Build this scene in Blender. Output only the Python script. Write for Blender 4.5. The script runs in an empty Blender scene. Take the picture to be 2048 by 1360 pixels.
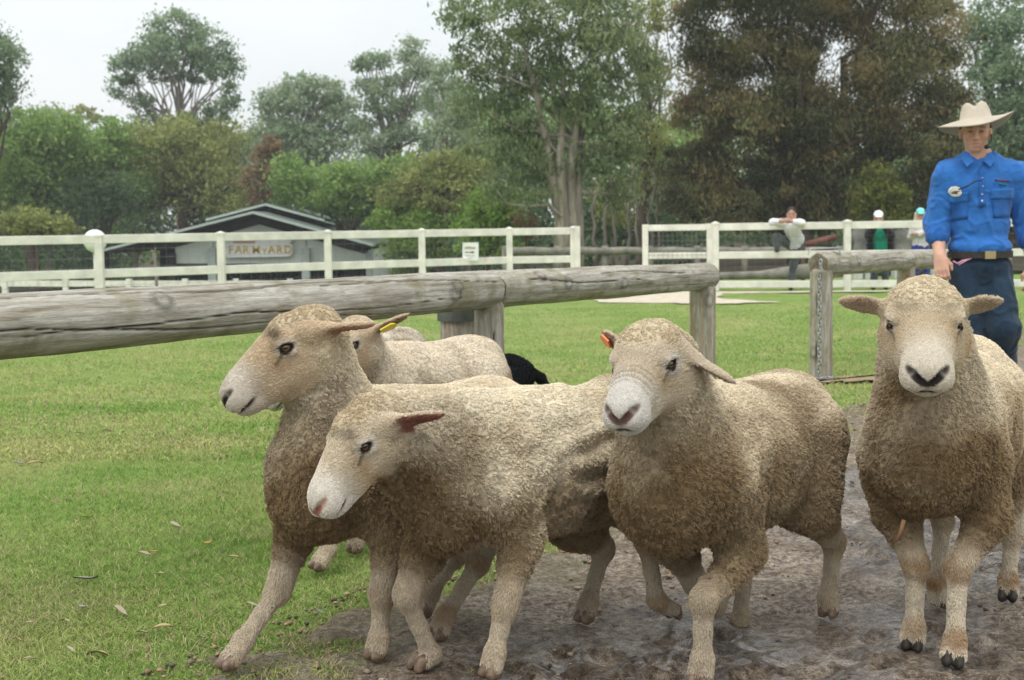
import bpy, bmesh, math, random
import numpy as np
from mathutils import Matrix, Vector

# ------------------------------------------------------------------ camera, sky, sun, exposure
SC = bpy.context.scene
COL = SC.collection
F_PX, CX, CY = 2750.0, 1024.0, 680.0           # focal length and centre for a 2048 x 1360 frame
CAM_H, PITCH, ROLL = 1.16, math.atan(226 / 2750.0), 0.015
_fw = np.array([0, math.cos(PITCH), -math.sin(PITCH)])
_up = np.array([0, math.sin(PITCH), math.cos(PITCH)])
_rt = np.array([1.0, 0, 0])
CAMX = _rt * math.cos(ROLL) - _up * math.sin(ROLL)
CAMY = _rt * math.sin(ROLL) + _up * math.cos(ROLL)
CAMP = np.array([0, 0, CAM_H])
cam_d = bpy.data.cameras.new('camera')
cam = bpy.data.objects.new('camera', cam_d)
COL.objects.link(cam)
cam.matrix_world = Matrix(((CAMX[0], CAMY[0], -_fw[0], 0), (CAMX[1], CAMY[1], -_fw[1], 0), (CAMX[2], CAMY[2], -_fw[2], CAM_H), (0, 0, 0, 1)))
cam_d.sensor_width = 36.0
cam_d.lens = 36.0 * F_PX / 2048.0
cam_d.clip_start, cam_d.clip_end = 0.05, 1500
cam_d.dof.use_dof = True
cam_d.dof.focus_distance = 3.6
cam_d.dof.aperture_fstop = 8.0
SC.camera = cam

SUN_EL, SUN_AZ = math.radians(62), math.radians(200)
world = bpy.data.worlds.new('World')
SC.world = world
world.use_nodes = True
wn, wl = world.node_tree.nodes, world.node_tree.links
wn.clear()
w_out = wn.new('ShaderNodeOutputWorld')
w_bg = wn.new('ShaderNodeBackground')
w_sky = wn.new('ShaderNodeTexSky')
w_sky.sky_type = 'NISHITA'
w_sky.sun_disc = False
w_sky.sun_elevation = SUN_EL
w_sky.sun_rotation = SUN_AZ
w_sky.dust_density = 4.0
# overcast: the clear sky seen through a full sheet of pale cloud
w_tc = wn.new('ShaderNodeTexCoord')
w_map = wn.new('ShaderNodeMapping')
w_map.inputs['Scale'].default_value = (1.6, 1.6, 4.5)
w_no = wn.new('ShaderNodeTexNoise')
w_no.inputs['Scale'].default_value = 1.7
w_no.inputs['Detail'].default_value = 5
w_no.inputs['Roughness'].default_value = 0.5
w_cr = wn.new('ShaderNodeValToRGB')
w_cr.color_ramp.elements[0].position = 0.3
w_cr.color_ramp.elements[0].color = (0.80, 0.855, 0.875, 1)
w_cr.color_ramp.elements[1].position = 0.7
w_cr.color_ramp.elements[1].color = (0.95, 0.965, 0.97, 1)
w_sc = wn.new('ShaderNodeVectorMath')
w_sc.operation = 'SCALE'
w_sc.inputs['Scale'].default_value = 0.10
w_mx = wn.new('ShaderNodeMix')
w_mx.data_type = 'RGBA'
w_mx.inputs['Factor'].default_value = 0.93
wl.new(w_tc.outputs['Generated'], w_map.inputs['Vector'])
wl.new(w_map.outputs['Vector'], w_no.inputs['Vector'])
wl.new(w_no.outputs['Fac'], w_cr.inputs['Fac'])
wl.new(w_sky.outputs['Color'], w_sc.inputs[0])
wl.new(w_sc.outputs['Vector'], w_mx.inputs['A'])
wl.new(w_cr.outputs['Color'], w_mx.inputs['B'])
wl.new(w_mx.outputs['Result'], w_bg.inputs['Color'])
# standard overcast sky: brightness rises smoothly from the horizon to the zenith
w_sep = wn.new('ShaderNodeSeparateXYZ')
w_mr = wn.new('ShaderNodeMapRange')
w_mr.inputs['To Min'].default_value, w_mr.inputs['To Max'].default_value = 0.95, 1.9
wl.new(w_tc.outputs['Generated'], w_sep.inputs['Vector'])
wl.new(w_sep.outputs['Z'], w_mr.inputs['Value'])
wl.new(w_mr.outputs['Result'], w_bg.inputs['Strength'])
wl.new(w_bg.outputs['Background'], w_out.inputs['Surface'])

sun_d = bpy.data.lights.new('sun', 'SUN')
sun_d.energy = 1.5
sun_d.angle = math.radians(40)
sun_d.color = (1.0, 0.97, 0.92)
sun = bpy.data.objects.new('sun', sun_d)
COL.objects.link(sun)
# light comes from high up, a little behind and left of the camera
sun.rotation_euler = (math.radians(28), 0, math.radians(-20))

SC.view_settings.view_transform = 'Standard'
SC.view_settings.look = 'None'
SC.view_settings.gamma = 1
SC.view_settings.use_curve_mapping = False
SC.view_settings.exposure = 0.12
SC.cycles.max_bounces = 4
SC.cycles.diffuse_bounces = 3
SC.cycles.glossy_bounces = 2
SC.cycles.transmission_bounces = 2
SC.cycles.transparent_max_bounces = 4
SC.cycles.use_denoising = True
SC.cycles.use_adaptive_sampling = True
SC.cycles.adaptive_threshold = 0.025

HAZE_D = 0.0009
SC.cycles.volume_bounces = 0
rng = np.random.default_rng(7)
random.seed(7)

# ------------------------------------------------------------------ helpers
def ray(px, py):
    d = _fw + CAMX * (px - CX) / F_PX + CAMY * (-(py - CY) / F_PX)
    return d
def at(px, py, Y):                              # the point on the sight line at world depth Y
    d = ray(px, py)
    return CAMP + d * (Y / d[1])
def on_ground(px, py, z=0.0):
    d = ray(px, py)
    return CAMP + d * ((z - CAM_H) / d[2])
def at_z(px, py, z):
    return on_ground(px, py, z)
def proj(p):
    q = np.asarray(p, float) - CAMP
    w = q @ _fw
    return CX + F_PX * (q @ CAMX) / w, CY - F_PX * (q @ CAMY) / w
def nrm(v):
    v = np.asarray(v, float)
    return v / max(1e-9, np.linalg.norm(v))

def tag(o, label=None, cat=None, group=None, kind=None):
    if label: o['label'] = label
    if cat: o['category'] = cat
    if group: o['group'] = group
    if kind: o['kind'] = kind
    return o
def empty(name, loc, label=None, cat=None, group=None, rz=0.0):
    o = bpy.data.objects.new(name, None)
    COL.objects.link(o)
    o.location = [float(x) for x in loc]
    o.rotation_euler = (0, 0, rz)
    o.empty_display_size = 0.1
    o['_b'] = 1
    del o['_b']
    return tag(o, label, cat, group)
def mesh_obj(name, verts, faces, mat=None, parent=None, smooth=True, local=False):
    """one mesh object; verts are world points unless local"""
    v = np.asarray(verts, np.float32).reshape(-1, 3)
    if parent is not None and not local:
        p = parent
        while p is not None:
            v = v - np.array(p.location, np.float32)
            p = p.parent
    me = bpy.data.meshes.new(name)
    f = faces
    if isinstance(f, np.ndarray):
        n = f.shape[1]
        me.vertices.add(len(v))
        me.vertices.foreach_set('co', v.ravel())
        me.loops.add(f.size)
        me.loops.foreach_set('vertex_index', f.astype(np.int32).ravel())
        me.polygons.add(len(f))
        me.polygons.foreach_set('loop_start', np.arange(0, f.size, n, dtype=np.int32))
        me.update(calc_edges=True)
        me.validate(clean_customdata=False) if False else None
    else:
        me.from_pydata([tuple(map(float, x)) for x in v], [], f)
        me.update()
    if smooth:
        me.polygons.foreach_set('use_smooth', np.ones(len(me.polygons), bool))
    o = bpy.data.objects.new(name, me)
    COL.objects.link(o)
    if mat is not None: me.materials.append(mat)
    if parent is not None: o.parent = parent
    return o
def vcol(o, c, name='col'):
    a = o.data.attributes.new(name, 'FLOAT_COLOR', 'POINT')
    c4 = np.ones((len(c), 4), np.float32)
    c4[:, :3] = c
    a.data.foreach_set('color', c4.ravel())

# ---- numpy noise
def _hash(ix, iy, iz, s):
    h = (ix.astype(np.uint32) * np.uint32(374761393) + iy.astype(np.uint32) * np.uint32(668265263) + iz.astype(np.uint32) * np.uint32(2147483647) + np.uint32((s * 974711 + 13) & 0xffffffff))
    h = (h ^ (h >> np.uint32(13))) * np.uint32(1274126177)
    h = h ^ (h >> np.uint32(16))
    return (h & np.uint32(0xffff)).astype(np.float32) / 65535.0
def vnoise(p, seed=0):
    p = np.asarray(p, np.float64)
    i = np.floor(p).astype(np.int64)
    f = (p - i).astype(np.float32)
    f = f * f * (3 - 2 * f)
    r = 0
    for dx in (0, 1):
        for dy in (0, 1):
            for dz in (0, 1):
                w = (f[:, 0] if dx else 1 - f[:, 0]) * (f[:, 1] if dy else 1 - f[:, 1]) * (f[:, 2] if dz else 1 - f[:, 2])
                r = r + w * _hash(i[:, 0] + dx, i[:, 1] + dy, i[:, 2] + dz, seed)
    return r
def fbm(p, scale, oct=3, seed=0):
    r, a, t = 0, 1.0, 0
    for k in range(oct):
        r = r + a * vnoise(p * scale * 2 ** k, seed + k)
        t += a
        a *= 0.5
    return r / t
def sstep(a, b, x):
    t = np.clip((x - a) / (b - a), 0, 1)
    return t * t * (3 - 2 * t)

# ---- signed distance shapes, blended and meshed as one continuous surface
def cap(a, b, ra, rb=None, k=0.03, op='+', tag=None, sq=None):
    return dict(t='cap', a=np.array(a, float), b=np.array(b, float), ra=ra, rb=ra if rb is None else rb, k=k, op=op, tag=tag, sq=sq)
def ell(c, r, R=None, k=0.03, op='+', tag=None):
    return dict(t='ell', c=np.array(c, float), r=np.array(r, float), R=np.eye(3) if R is None else np.array(R, float), k=k, op=op, tag=tag)
def pdist(p, x, y, z):
    if p['t'] == 'cap':
        a, b = p['a'], p['b']
        ux, uy, uz = x - a[0], y - a[1], z - a[2]
        ab = b - a
        s = 1.0
        if p['sq'] is not None:
            n, f = np.array(p['sq'][0], float), p['sq'][1]
            g = (1 / f - 1)
            dn = (ux * n[0] + uy * n[1] + uz * n[2]) * g
            ux, uy, uz = ux + dn * n[0], uy + dn * n[1], uz + dn * n[2]
            ab = ab + n * (ab @ n) * g
            s = min(1.0, f)
        L = ab @ ab + 1e-12
        t = np.clip((ux * ab[0] + uy * ab[1] + uz * ab[2]) / L, 0, 1)
        d = np.sqrt((ux - t * ab[0]) ** 2 + (uy - t * ab[1]) ** 2 + (uz - t * ab[2]) ** 2)
        return (d - (p['ra'] + (p['rb'] - p['ra']) * t)) * s
    c, r, R = p['c'], p['r'], p['R']
    ux, uy, uz = x - c[0], y - c[1], z - c[2]
    k0 = 0
    k1 = 0
    for i in range(3):
        q = ux * R[i, 0] + uy * R[i, 1] + uz * R[i, 2]
        k0 = k0 + (q / r[i]) ** 2
        k1 = k1 + (q / r[i] ** 2) ** 2
    k0 = np.sqrt(k0)
    return k0 * (k0 - 1) / (np.sqrt(k1) + 1e-9)
def pbox(p):
    if p['t'] == 'cap':
        m = max(p['ra'], p['rb']) * (max(1.0, p['sq'][1]) if p['sq'] is not None else 1.0)
        return np.minimum(p['a'], p['b']) - m, np.maximum(p['a'], p['b']) + m
    e = np.sqrt(((p['R'] * p['r'][:, None]) ** 2).sum(0))
    return p['c'] - e, p['c'] + e
def grid_axis(lo, hi, step, fine=()):
    """coordinates with finer spacing inside each (lo, hi, step) of fine"""
    out = [lo]
    while out[-1] < hi:
        s = step
        for f in fine:
            if f[0] <= out[-1] <= f[1]: s = min(s, f[2])
        out.append(out[-1] + s)
    return np.array(out, np.float32)
def sdf_mesh(prims, step, fine_box=None, fine_step=None, smooth=0):
    los = np.array([pbox(p)[0] for p in prims if p['op'] == '+']).min(0) - 0.03
    his = np.array([pbox(p)[1] for p in prims if p['op'] == '+']).max(0) + 0.03
    ax = []
    for i in range(3):
        fi = [(b[0][i], b[1][i], fine_step) for b in (fine_box or [])]
        ax.append(grid_axis(los[i], his[i], step, fi))
    F = np.full([len(a) for a in ax], 0.3, np.float32)
    for p in prims:
        lo, hi = pbox(p)
        m = p['k'] + 0.025
        sl = []
        for i in range(3):
            s0 = max(0, np.searchsorted(ax[i], lo[i] - m) - 1)
            s1 = min(len(ax[i]), np.searchsorted(ax[i], hi[i] + m) + 1)
            sl.append(slice(s0, s1))
        x, y, z = ax[0][sl[0]][:, None, None], ax[1][sl[1]][None, :, None], ax[2][sl[2]][None, None, :]
        d = pdist(p, x, y, z).astype(np.float32)
        f = F[tuple(sl)]
        k = p['k']
        if p['op'] == '+':
            h = np.maximum(k - np.abs(f - d), 0) / k
            F[tuple(sl)] = np.minimum(f, d) - h * h * k * 0.25
        else:
            h = np.maximum(k - np.abs(f + d), 0) / k
            F[tuple(sl)] = np.maximum(f, -d) + h * h * k * 0.25
    return surface_nets(F, ax, smooth)
def surface_nets(F, ax, smooth=0):
    S = F < 0
    nx, ny, nz = F.shape
    cnt = np.zeros((nx - 1, ny - 1, nz - 1), np.int8)
    for a in (0, 1):
        for b in (0, 1):
            for c in (0, 1):
                cnt += S[a:nx - 1 + a, b:ny - 1 + b, c:nz - 1 + c]
    act = (cnt > 0) & (cnt < 8)
    I = np.argwhere(act)
    idx = np.full(act.shape, -1, np.int32)
    idx[act] = np.arange(len(I), dtype=np.int32)
    acc = np.zeros((len(I), 3))
    n = np.zeros(len(I))
    off = [np.array(o) for o in ((0,0,0),(1,0,0),(0,1,0),(1,1,0),(0,0,1),(1,0,1),(0,1,1),(1,1,1))]
    val = [F[tuple((I + o).T)] for o in off]
    pos = [np.stack([ax[i][I[:, i] + o[i]] for i in range(3)], 1).astype(np.float64) for o in off]
    for i, j in ((0,1),(2,3),(4,5),(6,7),(0,2),(1,3),(4,6),(5,7),(0,4),(1,5),(2,6),(3,7)):
        m = (val[i] < 0) != (val[j] < 0)
        t = np.where(m, val[i] / (val[i] - val[j] + 1e-12), 0)[:, None]
        acc += np.where(m[:, None], pos[i] + (pos[j] - pos[i]) * t, 0)
        n += m
    V = acc / n[:, None]
    Q = []
    for axis in range(3):
        sl0 = [slice(None)] * 3
        sl1 = [slice(None)] * 3
        sl0[axis] = slice(0, -1)
        sl1[axis] = slice(1, None)
        a, b = S[tuple(sl0)], S[tuple(sl1)]
        E = np.argwhere(a != b)
        u, w = (axis + 1) % 3, (axis + 2) % 3
        E = E[(E[:, u] > 0) & (E[:, w] > 0) & (E[:, u] < F.shape[u] - 1) & (E[:, w] < F.shape[w] - 1)]
        flip = a[tuple(E.T)]
        q = []
        for du, dw in ((-1, -1), (0, -1), (0, 0), (-1, 0)):
            e = E.copy()
            e[:, u] += du
            e[:, w] += dw
            q.append(idx[tuple(e.T)])
        q = np.stack(q, 1)
        q[~flip] = q[~flip][:, ::-1]
        Q.append(q)
    Q = np.concatenate(Q)
    Q = Q[(Q >= 0).all(1)]
    for _ in range(smooth):
        V = laplace(V, Q, 0.5)
    return V, Q
def laplace(V, Q, f):
    e = np.concatenate([Q[:, [0, 1]], Q[:, [1, 2]], Q[:, [2, 3]], Q[:, [3, 0]]])
    s = np.stack([np.bincount(e[:, 0], V[e[:, 1], i], len(V)) + np.bincount(e[:, 1], V[e[:, 0], i], len(V)) for i in range(3)], 1)
    c = np.bincount(e[:, 0], minlength=len(V)) + np.bincount(e[:, 1], minlength=len(V))
    return V + (s / np.maximum(c, 1)[:, None] - V) * f
def normals(V, Q):
    n = np.cross(V[Q[:, 2]] - V[Q[:, 0]], V[Q[:, 3]] - V[Q[:, 1]])
    N = np.zeros_like(V)
    for i in range(4):
        for j in range(3):
            N[:, j] += np.bincount(Q[:, i], n[:, j], len(V))
    return N / (np.linalg.norm(N, axis=1)[:, None] + 1e-12)
def field(prims, V, tags=None):
    d = np.full(len(V), 9.0)
    for p in prims:
        if p['op'] == '+' and (tags is None or p['tag'] in tags):
            d = np.minimum(d, pdist(p, V[:, 0], V[:, 1], V[:, 2]))
    return d
def strands(name, P, R, C, mat, parent):
    """P (n, k, 3) world points, R (n, k) radii, C (n, 3) colours -> one hair curves object"""
    n, k = P.shape[:2]
    cu = bpy.data.hair_curves.new(name)
    cu.add_curves([k] * n)
    loc = np.zeros(3)
    p = parent
    while p is not None:
        loc += np.array(p.location)
        p = p.parent
    cu.position_data.foreach_set('vector', (P - loc).astype(np.float32).ravel())
    ra = cu.attributes.get('radius') or cu.attributes.new('radius', 'FLOAT', 'POINT')
    ra.data.foreach_set('value', R.astype(np.float32).ravel())
    ca = cu.attributes.new('col', 'FLOAT_COLOR', 'CURVE')
    c4 = np.ones((n, 4), np.float32)
    c4[:, :3] = C
    ca.data.foreach_set('color', c4.ravel())
    cu.materials.append(mat)
    o = bpy.data.objects.new(name, cu)
    COL.objects.link(o)
    if parent is not None: o.parent = parent
    return o

# ---- node material helper
def new_mat(name, rough=0.8, color=(0.5, 0.5, 0.5), spec=0.3):
    m = bpy.data.materials.new(name)
    m.use_nodes = True
    b = m.node_tree.nodes['Principled BSDF']
    b.inputs['Base Color'].default_value = (*color, 1)
    b.inputs['Roughness'].default_value = rough
    b.inputs['Specular IOR Level'].default_value = spec
    return m, m.node_tree.nodes, m.node_tree.links, b
def noise_node(N, L, scale, detail=4, vec=None, rough=0.55, dist=0.0):
    n = N.new('ShaderNodeTexNoise')
    n.inputs['Scale'].default_value = scale
    n.inputs['Detail'].default_value = detail
    n.inputs['Roughness'].default_value = rough
    n.inputs['Distortion'].default_value = dist
    if vec is not None: L.new(vec, n.inputs['Vector'])
    return n
def ramp_node(N, L, fac, stops):
    r = N.new('ShaderNodeValToRGB')
    e = r.color_ramp.elements
    while len(e) < len(stops): e.new(0.5)
    for el, (p, c) in zip(e, stops):
        el.position = p
        el.color = (*c, 1) if len(c) == 3 else c
    L.new(fac, r.inputs['Fac'])
    return r
def mix_node(N, L, fac, a, b, mode='MIX'):
    m = N.new('ShaderNodeMix')
    m.data_type = 'RGBA'
    m.blend_type = mode
    for key, val in (('Factor', fac), ('A', a), ('B', b)):
        s = m.inputs[key]
        if key == 'Factor': s = m.inputs[0]
        elif key == 'A': s = m.inputs[6]
        else: s = m.inputs[7]
        if hasattr(val, 'links') or hasattr(val, 'is_linked'): L.new(val, s)
        elif key == 'Factor': s.default_value = val
        else: s.default_value = (*val, 1)
    return m.outputs[2]
def bump_node(N, L, h, b, strength=0.5, dist=0.01):
    n = N.new('ShaderNodeBump')
    n.inputs['Strength'].default_value = strength
    n.inputs['Distance'].default_value = dist
    L.new(h, n.inputs['Height'])
    L.new(n.outputs['Normal'], b.inputs['Normal'])
def attr_mat(name, rough=0.9, spec=0.15, var=0.25, vscale=60, bump=0.0, bscale=200, bdist=0.004, sheen=0.0):
    """colour from the mesh's own 'col' attribute, broken up by noise"""
    m, N, L, b = new_mat(name, rough, spec=spec)
    a = N.new('ShaderNodeAttribute')
    a.attribute_name = 'col'
    tc = N.new('ShaderNodeTexCoord')
    n = noise_node(N, L, vscale, 4, tc.outputs['Object'])
    r = ramp_node(N, L, n.outputs['Fac'], [(0.25, (1 - var,) * 3), (0.75, (1 + var * 0.5,) * 3)])
    L.new(mix_node(N, L, 1.0, a.outputs['Color'], r.outputs['Color'], 'MULTIPLY'), b.inputs['Base Color'])
    if bump:
        n2 = noise_node(N, L, bscale, 3, tc.outputs['Object'])
        bump_node(N, L, n2.outputs['Fac'], b, bump, bdist)
    if sheen:
        b.inputs['Sheen Weight'].default_value = sheen
    return m
def flat_mat(name, color, rough=0.7, spec=0.3, var=0.15, vscale=20, bump=0.0, bscale=100, bdist=0.003, metal=0.0):
    m, N, L, b = new_mat(name, rough, color, spec)
    b.inputs['Metallic'].default_value = metal
    tc = N.new('ShaderNodeTexCoord')
    n = noise_node(N, L, vscale, 4, tc.outputs['Object'])
    r = ramp_node(N, L, n.outputs['Fac'], [(0.3, tuple(c * (1 - var) for c in color)), (0.7, tuple(min(1, c * (1 + var)) for c in color))])
    L.new(r.outputs['Color'], b.inputs['Base Color'])
    if bump:
        n2 = noise_node(N, L, bscale, 3, tc.outputs['Object'])
        bump_node(N, L, n2.outputs['Fac'], b, bump, bdist)
    return m
def strand_mat(name, rough=0.85):
    m, N, L, b = new_mat(name, rough, spec=0.08)
    a = N.new('ShaderNodeAttribute')
    a.attribute_name = 'col'
    L.new(a.outputs['Color'], b.inputs['Base Color'])
    return m
# ------------------------------------------------------------------ ground, lawn, path
FD = nrm([0.586, 1.0, 0.0])                      # direction of the log fence and of the path
FL = np.array([-FD[1], FD[0], 0])                # to the left of it
P0 = np.array([-0.81, 3.56, 0.0])                # a point on the path's left edge
def path_w(x, y):                                # metres to the right of the path's left edge
    return -((x - P0[0]) * FL[0] + (y - P0[1]) * FL[1])
FA, FB = np.array([-5.92, 19.6]), np.array([-0.05, 24.0])
def ground_z(x, y):
    x, y = np.asarray(x, float), np.asarray(y, float)
    n = nrm([FB[1] - FA[1], -(FB[0] - FA[0]), 0])
    t = -((x - FA[0]) * n[0] + (y - FA[1]) * n[1])
    return -2.4 * sstep(1.5, 26, t) * sstep(9, -3, x) + 0.0
def g3(x, y, dz=0.0):
    return np.array([x, y, float(ground_z(x, y)) + dz])
def grid_sheet(xs, ys):
    X, Y = np.meshgrid(xs, ys, indexing='xy')
    nx, ny = len(xs), len(ys)
    i = np.arange(nx * ny).reshape(ny, nx)
    Q = np.stack([i[:-1, :-1], i[:-1, 1:], i[1:, 1:], i[1:, :-1]], -1).reshape(-1, 4)
    return X.ravel(), Y.ravel(), Q
xs = np.concatenate([np.linspace(-220, -14, 22), np.linspace(-13, 13, 200), np.linspace(14, 220, 22)])
ys = np.concatenate([np.linspace(-12, 1.5, 14), np.linspace(1.6, 12, 150), np.linspace(12.2, 30, 70), np.linspace(31, 300, 40)])
gx, gy, gq = grid_sheet(xs, ys)
gp = np.stack([gx, gy, gx * 0], 1)
def turf_z(x, y):
    gp_ = np.stack([x, y, x * 0], 1)
    return ground_z(x, y) + (fbm(gp_, 1.1, 3, 3) - 0.5) * 0.05 * sstep(0, 3, y) + (fbm(gp_, 6, 2, 4) - 0.5) * 0.02 - 0.03 * sstep(-0.25, 0.1, path_w(x, y)) * sstep(3.6, 3.2, path_w(x, y)) - 0.012
gzv = turf_z(gx, gy)
def lawn_mat():
    m, N, L, b = new_mat('lawn', 0.9, spec=0.1)
    tc = N.new('ShaderNodeTexCoord')
    v = tc.outputs['Object']
    n1 = noise_node(N, L, 0.9, 5, v, 0.6)
    n2 = noise_node(N, L, 9.0, 5, v, 0.65)
    n3 = noise_node(N, L, 120.0, 4, v, 0.7)
    mp = N.new('ShaderNodeMapping')
    mp.inputs['Scale'].default_value = (1.0, 3.0, 1.0)
    L.new(v, mp.inputs['Vector'])
    n4 = noise_node(N, L, 2.6, 4, mp.outputs['Vector'], 0.6)
    c1 = ramp_node(N, L, n1.outputs['Fac'], [(0.3, (0.15, 0.255, 0.050)), (0.5, (0.225, 0.31, 0.085)), (0.72, (0.34, 0.35, 0.145))])
    c2 = ramp_node(N, L, n2.outputs['Fac'], [(0.3, (0.62, 0.72, 0.6)), (0.7, (1.12, 1.08, 1.1))])
    c3 = ramp_node(N, L, n3.outputs['Fac'], [(0.25, (0.55, 0.6, 0.5)), (0.75, (1.25, 1.2, 1.2))])
    a = mix_node(N, L, 0.9, c1.outputs['Color'], c2.outputs['Color'], 'MULTIPLY')
    a = mix_node(N, L, 0.9, a, c3.outputs['Color'], 'MULTIPLY')
    st = ramp_node(N, L, n4.outputs['Fac'], [(0.60, (0, 0, 0)), (0.74, (0.75, 0.75, 0.75))])
    a = mix_node(N, L, st.outputs['Color'], a, (0.27, 0.235, 0.12))
    L.new(a, b.inputs['Base Color'])
    bump_node(N, L, n3.outputs['Fac'], b, 0.8, 0.012)
    return m
M_LAWN = lawn_mat()
ground = mesh_obj('ground', np.stack([gx, gy, gzv], 1), gq, M_LAWN)
tag(ground, 'mown green lawn spreading from the path to the white fence', kind='structure')

M_FLOOR = flat_mat('leaf_litter', (0.055, 0.045, 0.028), 0.95, 0.1, 0.4, 1.5, 0.6, 20)
fx, fy, fq = grid_sheet(np.linspace(-200, 200, 90), np.concatenate([np.linspace(29.5, 60, 40), np.linspace(62, 290, 30)]))
kf = fy > 29.6 + 9.0 * sstep(3, -4, fx) - 1.5 * sstep(3, 8, fx)
fkeep = kf[fq].all(1)
fz = np.interp(0, [0], [0])
ff = mesh_obj('forest_floor', np.stack([fx, fy, ground_z(fx, fy) + 0.06], 1), fq[fkeep], M_FLOOR)
tag(ff, 'dark leaf litter under the trees', kind='structure')
def mud_mat():
    m, N, L, b = new_mat('mud', 0.7, spec=0.4)
    tc = N.new('ShaderNodeTexCoord')
    v = tc.outputs['Object']
    at_ = N.new('ShaderNodeAttribute')
    at_.attribute_name = 'col'
    sp = N.new('ShaderNodeSeparateColor')
    L.new(at_.outputs['Color'], sp.inputs['Color'])
    n1 = noise_node(N, L, 5, 6, v, 0.65)
    n2 = noise_node(N, L, 45, 5, v, 0.7)
    n3 = noise_node(N, L, 220, 3, v, 0.6)
    dry = ramp_node(N, L, n1.outputs['Fac'], [(0.38, (0.27, 0.205, 0.145)), (0.50, (0.42, 0.34, 0.26)), (0.62, (0.56, 0.475, 0.385))])
    fine = ramp_node(N, L, n2.outputs['Fac'], [(0.40, (0.42, 0.39, 0.36)), (0.60, (1.32, 1.30, 1.27))])
    c = mix_node(N, L, sp.outputs['Red'], dry.outputs['Color'], (0.150, 0.115, 0.084))          # trodden wet mud
    c = mix_node(N, L, 1.0, c, fine.outputs['Color'], 'MULTIPLY')
    gr = ramp_node(N, L, n3.outputs['Fac'], [(0.38, (0.60, 0.58, 0.56)), (0.62, (1.28, 1.28, 1.28))])
    c = mix_node(N, L, 1.0, c, gr.outputs['Color'], 'MULTIPLY')
    c = mix_node(N, L, sp.outputs['Green'], c, (0.24, 0.22, 0.10))         # grass scraps along the edge
    L.new(c, b.inputs['Base Color'])
    mr = N.new('ShaderNodeMapRange')
    mr.inputs['From Min'].default_value, mr.inputs['From Max'].default_value = 0.0, 1.0
    mr.inputs['To Min'].default_value, mr.inputs['To Max'].default_value = 0.72, 0.17
    L.new(sp.outputs['Blue'], mr.inputs['Value'])
    L.new(mr.outputs['Result'], b.inputs['Roughness'])
    cw_ = N.new('ShaderNodeMath')
    cw_.operation = 'MULTIPLY'
    cw_.inputs[1].default_value = 0.55
    L.new(sp.outputs['Blue'], cw_.inputs[0])
    L.new(cw_.outputs[0], b.inputs['Coat Weight'])
    b.inputs['Coat Roughness'].default_value = 0.16
    ad = N.new('ShaderNodeMath')
    ad.operation = 'MULTIPLY_ADD'
    ad.inputs[1].default_value = 0.35
    L.new(n3.outputs['Fac'], ad.inputs[0])
    L.new(n2.outputs['Fac'], ad.inputs[2])
    bump_node(N, L, ad.outputs[0], b, 1.0, 0.045)
    return m
M_MUD = mud_mat()
ss = np.concatenate([np.linspace(-6, -1.3, 30), np.linspace(-1.25, 3.0, 260), np.linspace(3.03, 14, 130)])
ws = np.linspace(-0.75, 3.95, 230)
sx, wx, pq = grid_sheet(ws, ss)
pw, ps = sx, wx
pp = P0 + FD * ps[:, None] - FL * pw[:, None]
pn = fbm(pp, 2.2, 4, 31)
edge = np.minimum(pw - 0.10 + (pn - 0.5) * 0.9 + (fbm(pp, 11, 3, 47) - 0.5) * 0.35, 3.7 - pw + (pn - 0.5) * 0.5)
rough_z = (fbm(pp, 4, 3, 32) - 0.5) * 0.030 + (fbm(pp, 14, 3, 33) - 0.5) * 0.026
rid = 1 - np.abs(fbm(pp, 9, 3, 35) * 2 - 1)
wetz = sstep(0.36, 0.58, fbm(pp, 1.3, 3, 34) + 0.18 * sstep(1.4, -0.4, ps) * sstep(0.3, 1.0, pw) - 0.14 * sstep(0.8, 0.0, pw) - 0.10 * sstep(2.0, 5.0, ps))
z = ground_z(pp[:, 0], pp[:, 1]) + rough_z + (rid - 0.75) * 0.045 * (0.35 + 0.65 * wetz)
pud = sstep(0.52, 0.66, fbm(pp, 3.0, 3, 36)) * wetz
z = np.where(pud > 0.1, np.maximum(z, -0.010), z)
Rh = np.random.default_rng(321)
for k in range(420):                                             # cloven hoof prints
    hw_, hs_ = 0.25 + 3.0 * Rh.random(), -1.2 + 5.5 * Rh.random() ** 1.5
    an = Rh.normal() * 0.5
    du, dv = (ps - hs_), (pw - hw_)
    near = (np.abs(du) < 0.09) & (np.abs(dv) < 0.09)
    if not near.any(): continue
    a_, b_ = du[near] * math.cos(an) + dv[near] * math.sin(an), -du[near] * math.sin(an) + dv[near] * math.cos(an)
    e_ = np.minimum((a_ / 0.042) ** 2 + ((b_ - 0.017) / 0.017) ** 2, (a_ / 0.042) ** 2 + ((b_ + 0.017) / 0.017) ** 2)
    z[near] += (-0.020 * np.exp(-e_ ** 2 * 0.8) + 0.008 * np.exp(-(np.sqrt(e_) - 1.5) ** 2 * 5)) * (0.4 + 0.6 * wetz[near])
z = z - 0.06 * sstep(0.10, -0.22, edge)
pp[:, 2] = z
path = mesh_obj('path', pp, pq, M_MUD)
vcol(path, np.stack([wetz * sstep(0.34, 0.64, fbm(pp, 13, 4, 37)) * 0.85 , 0.4 * sstep(0.40, 0.05, edge + (fbm(pp, 13, 3, 38) - 0.5) * 0.7), np.clip(wetz * 0.72 + pud * 0.5 + 0.12 * fbm(pp, 6, 2, 39), 0, 1)], 1))
tag(path, 'muddy trodden path the sheep come along', kind='structure')
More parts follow.
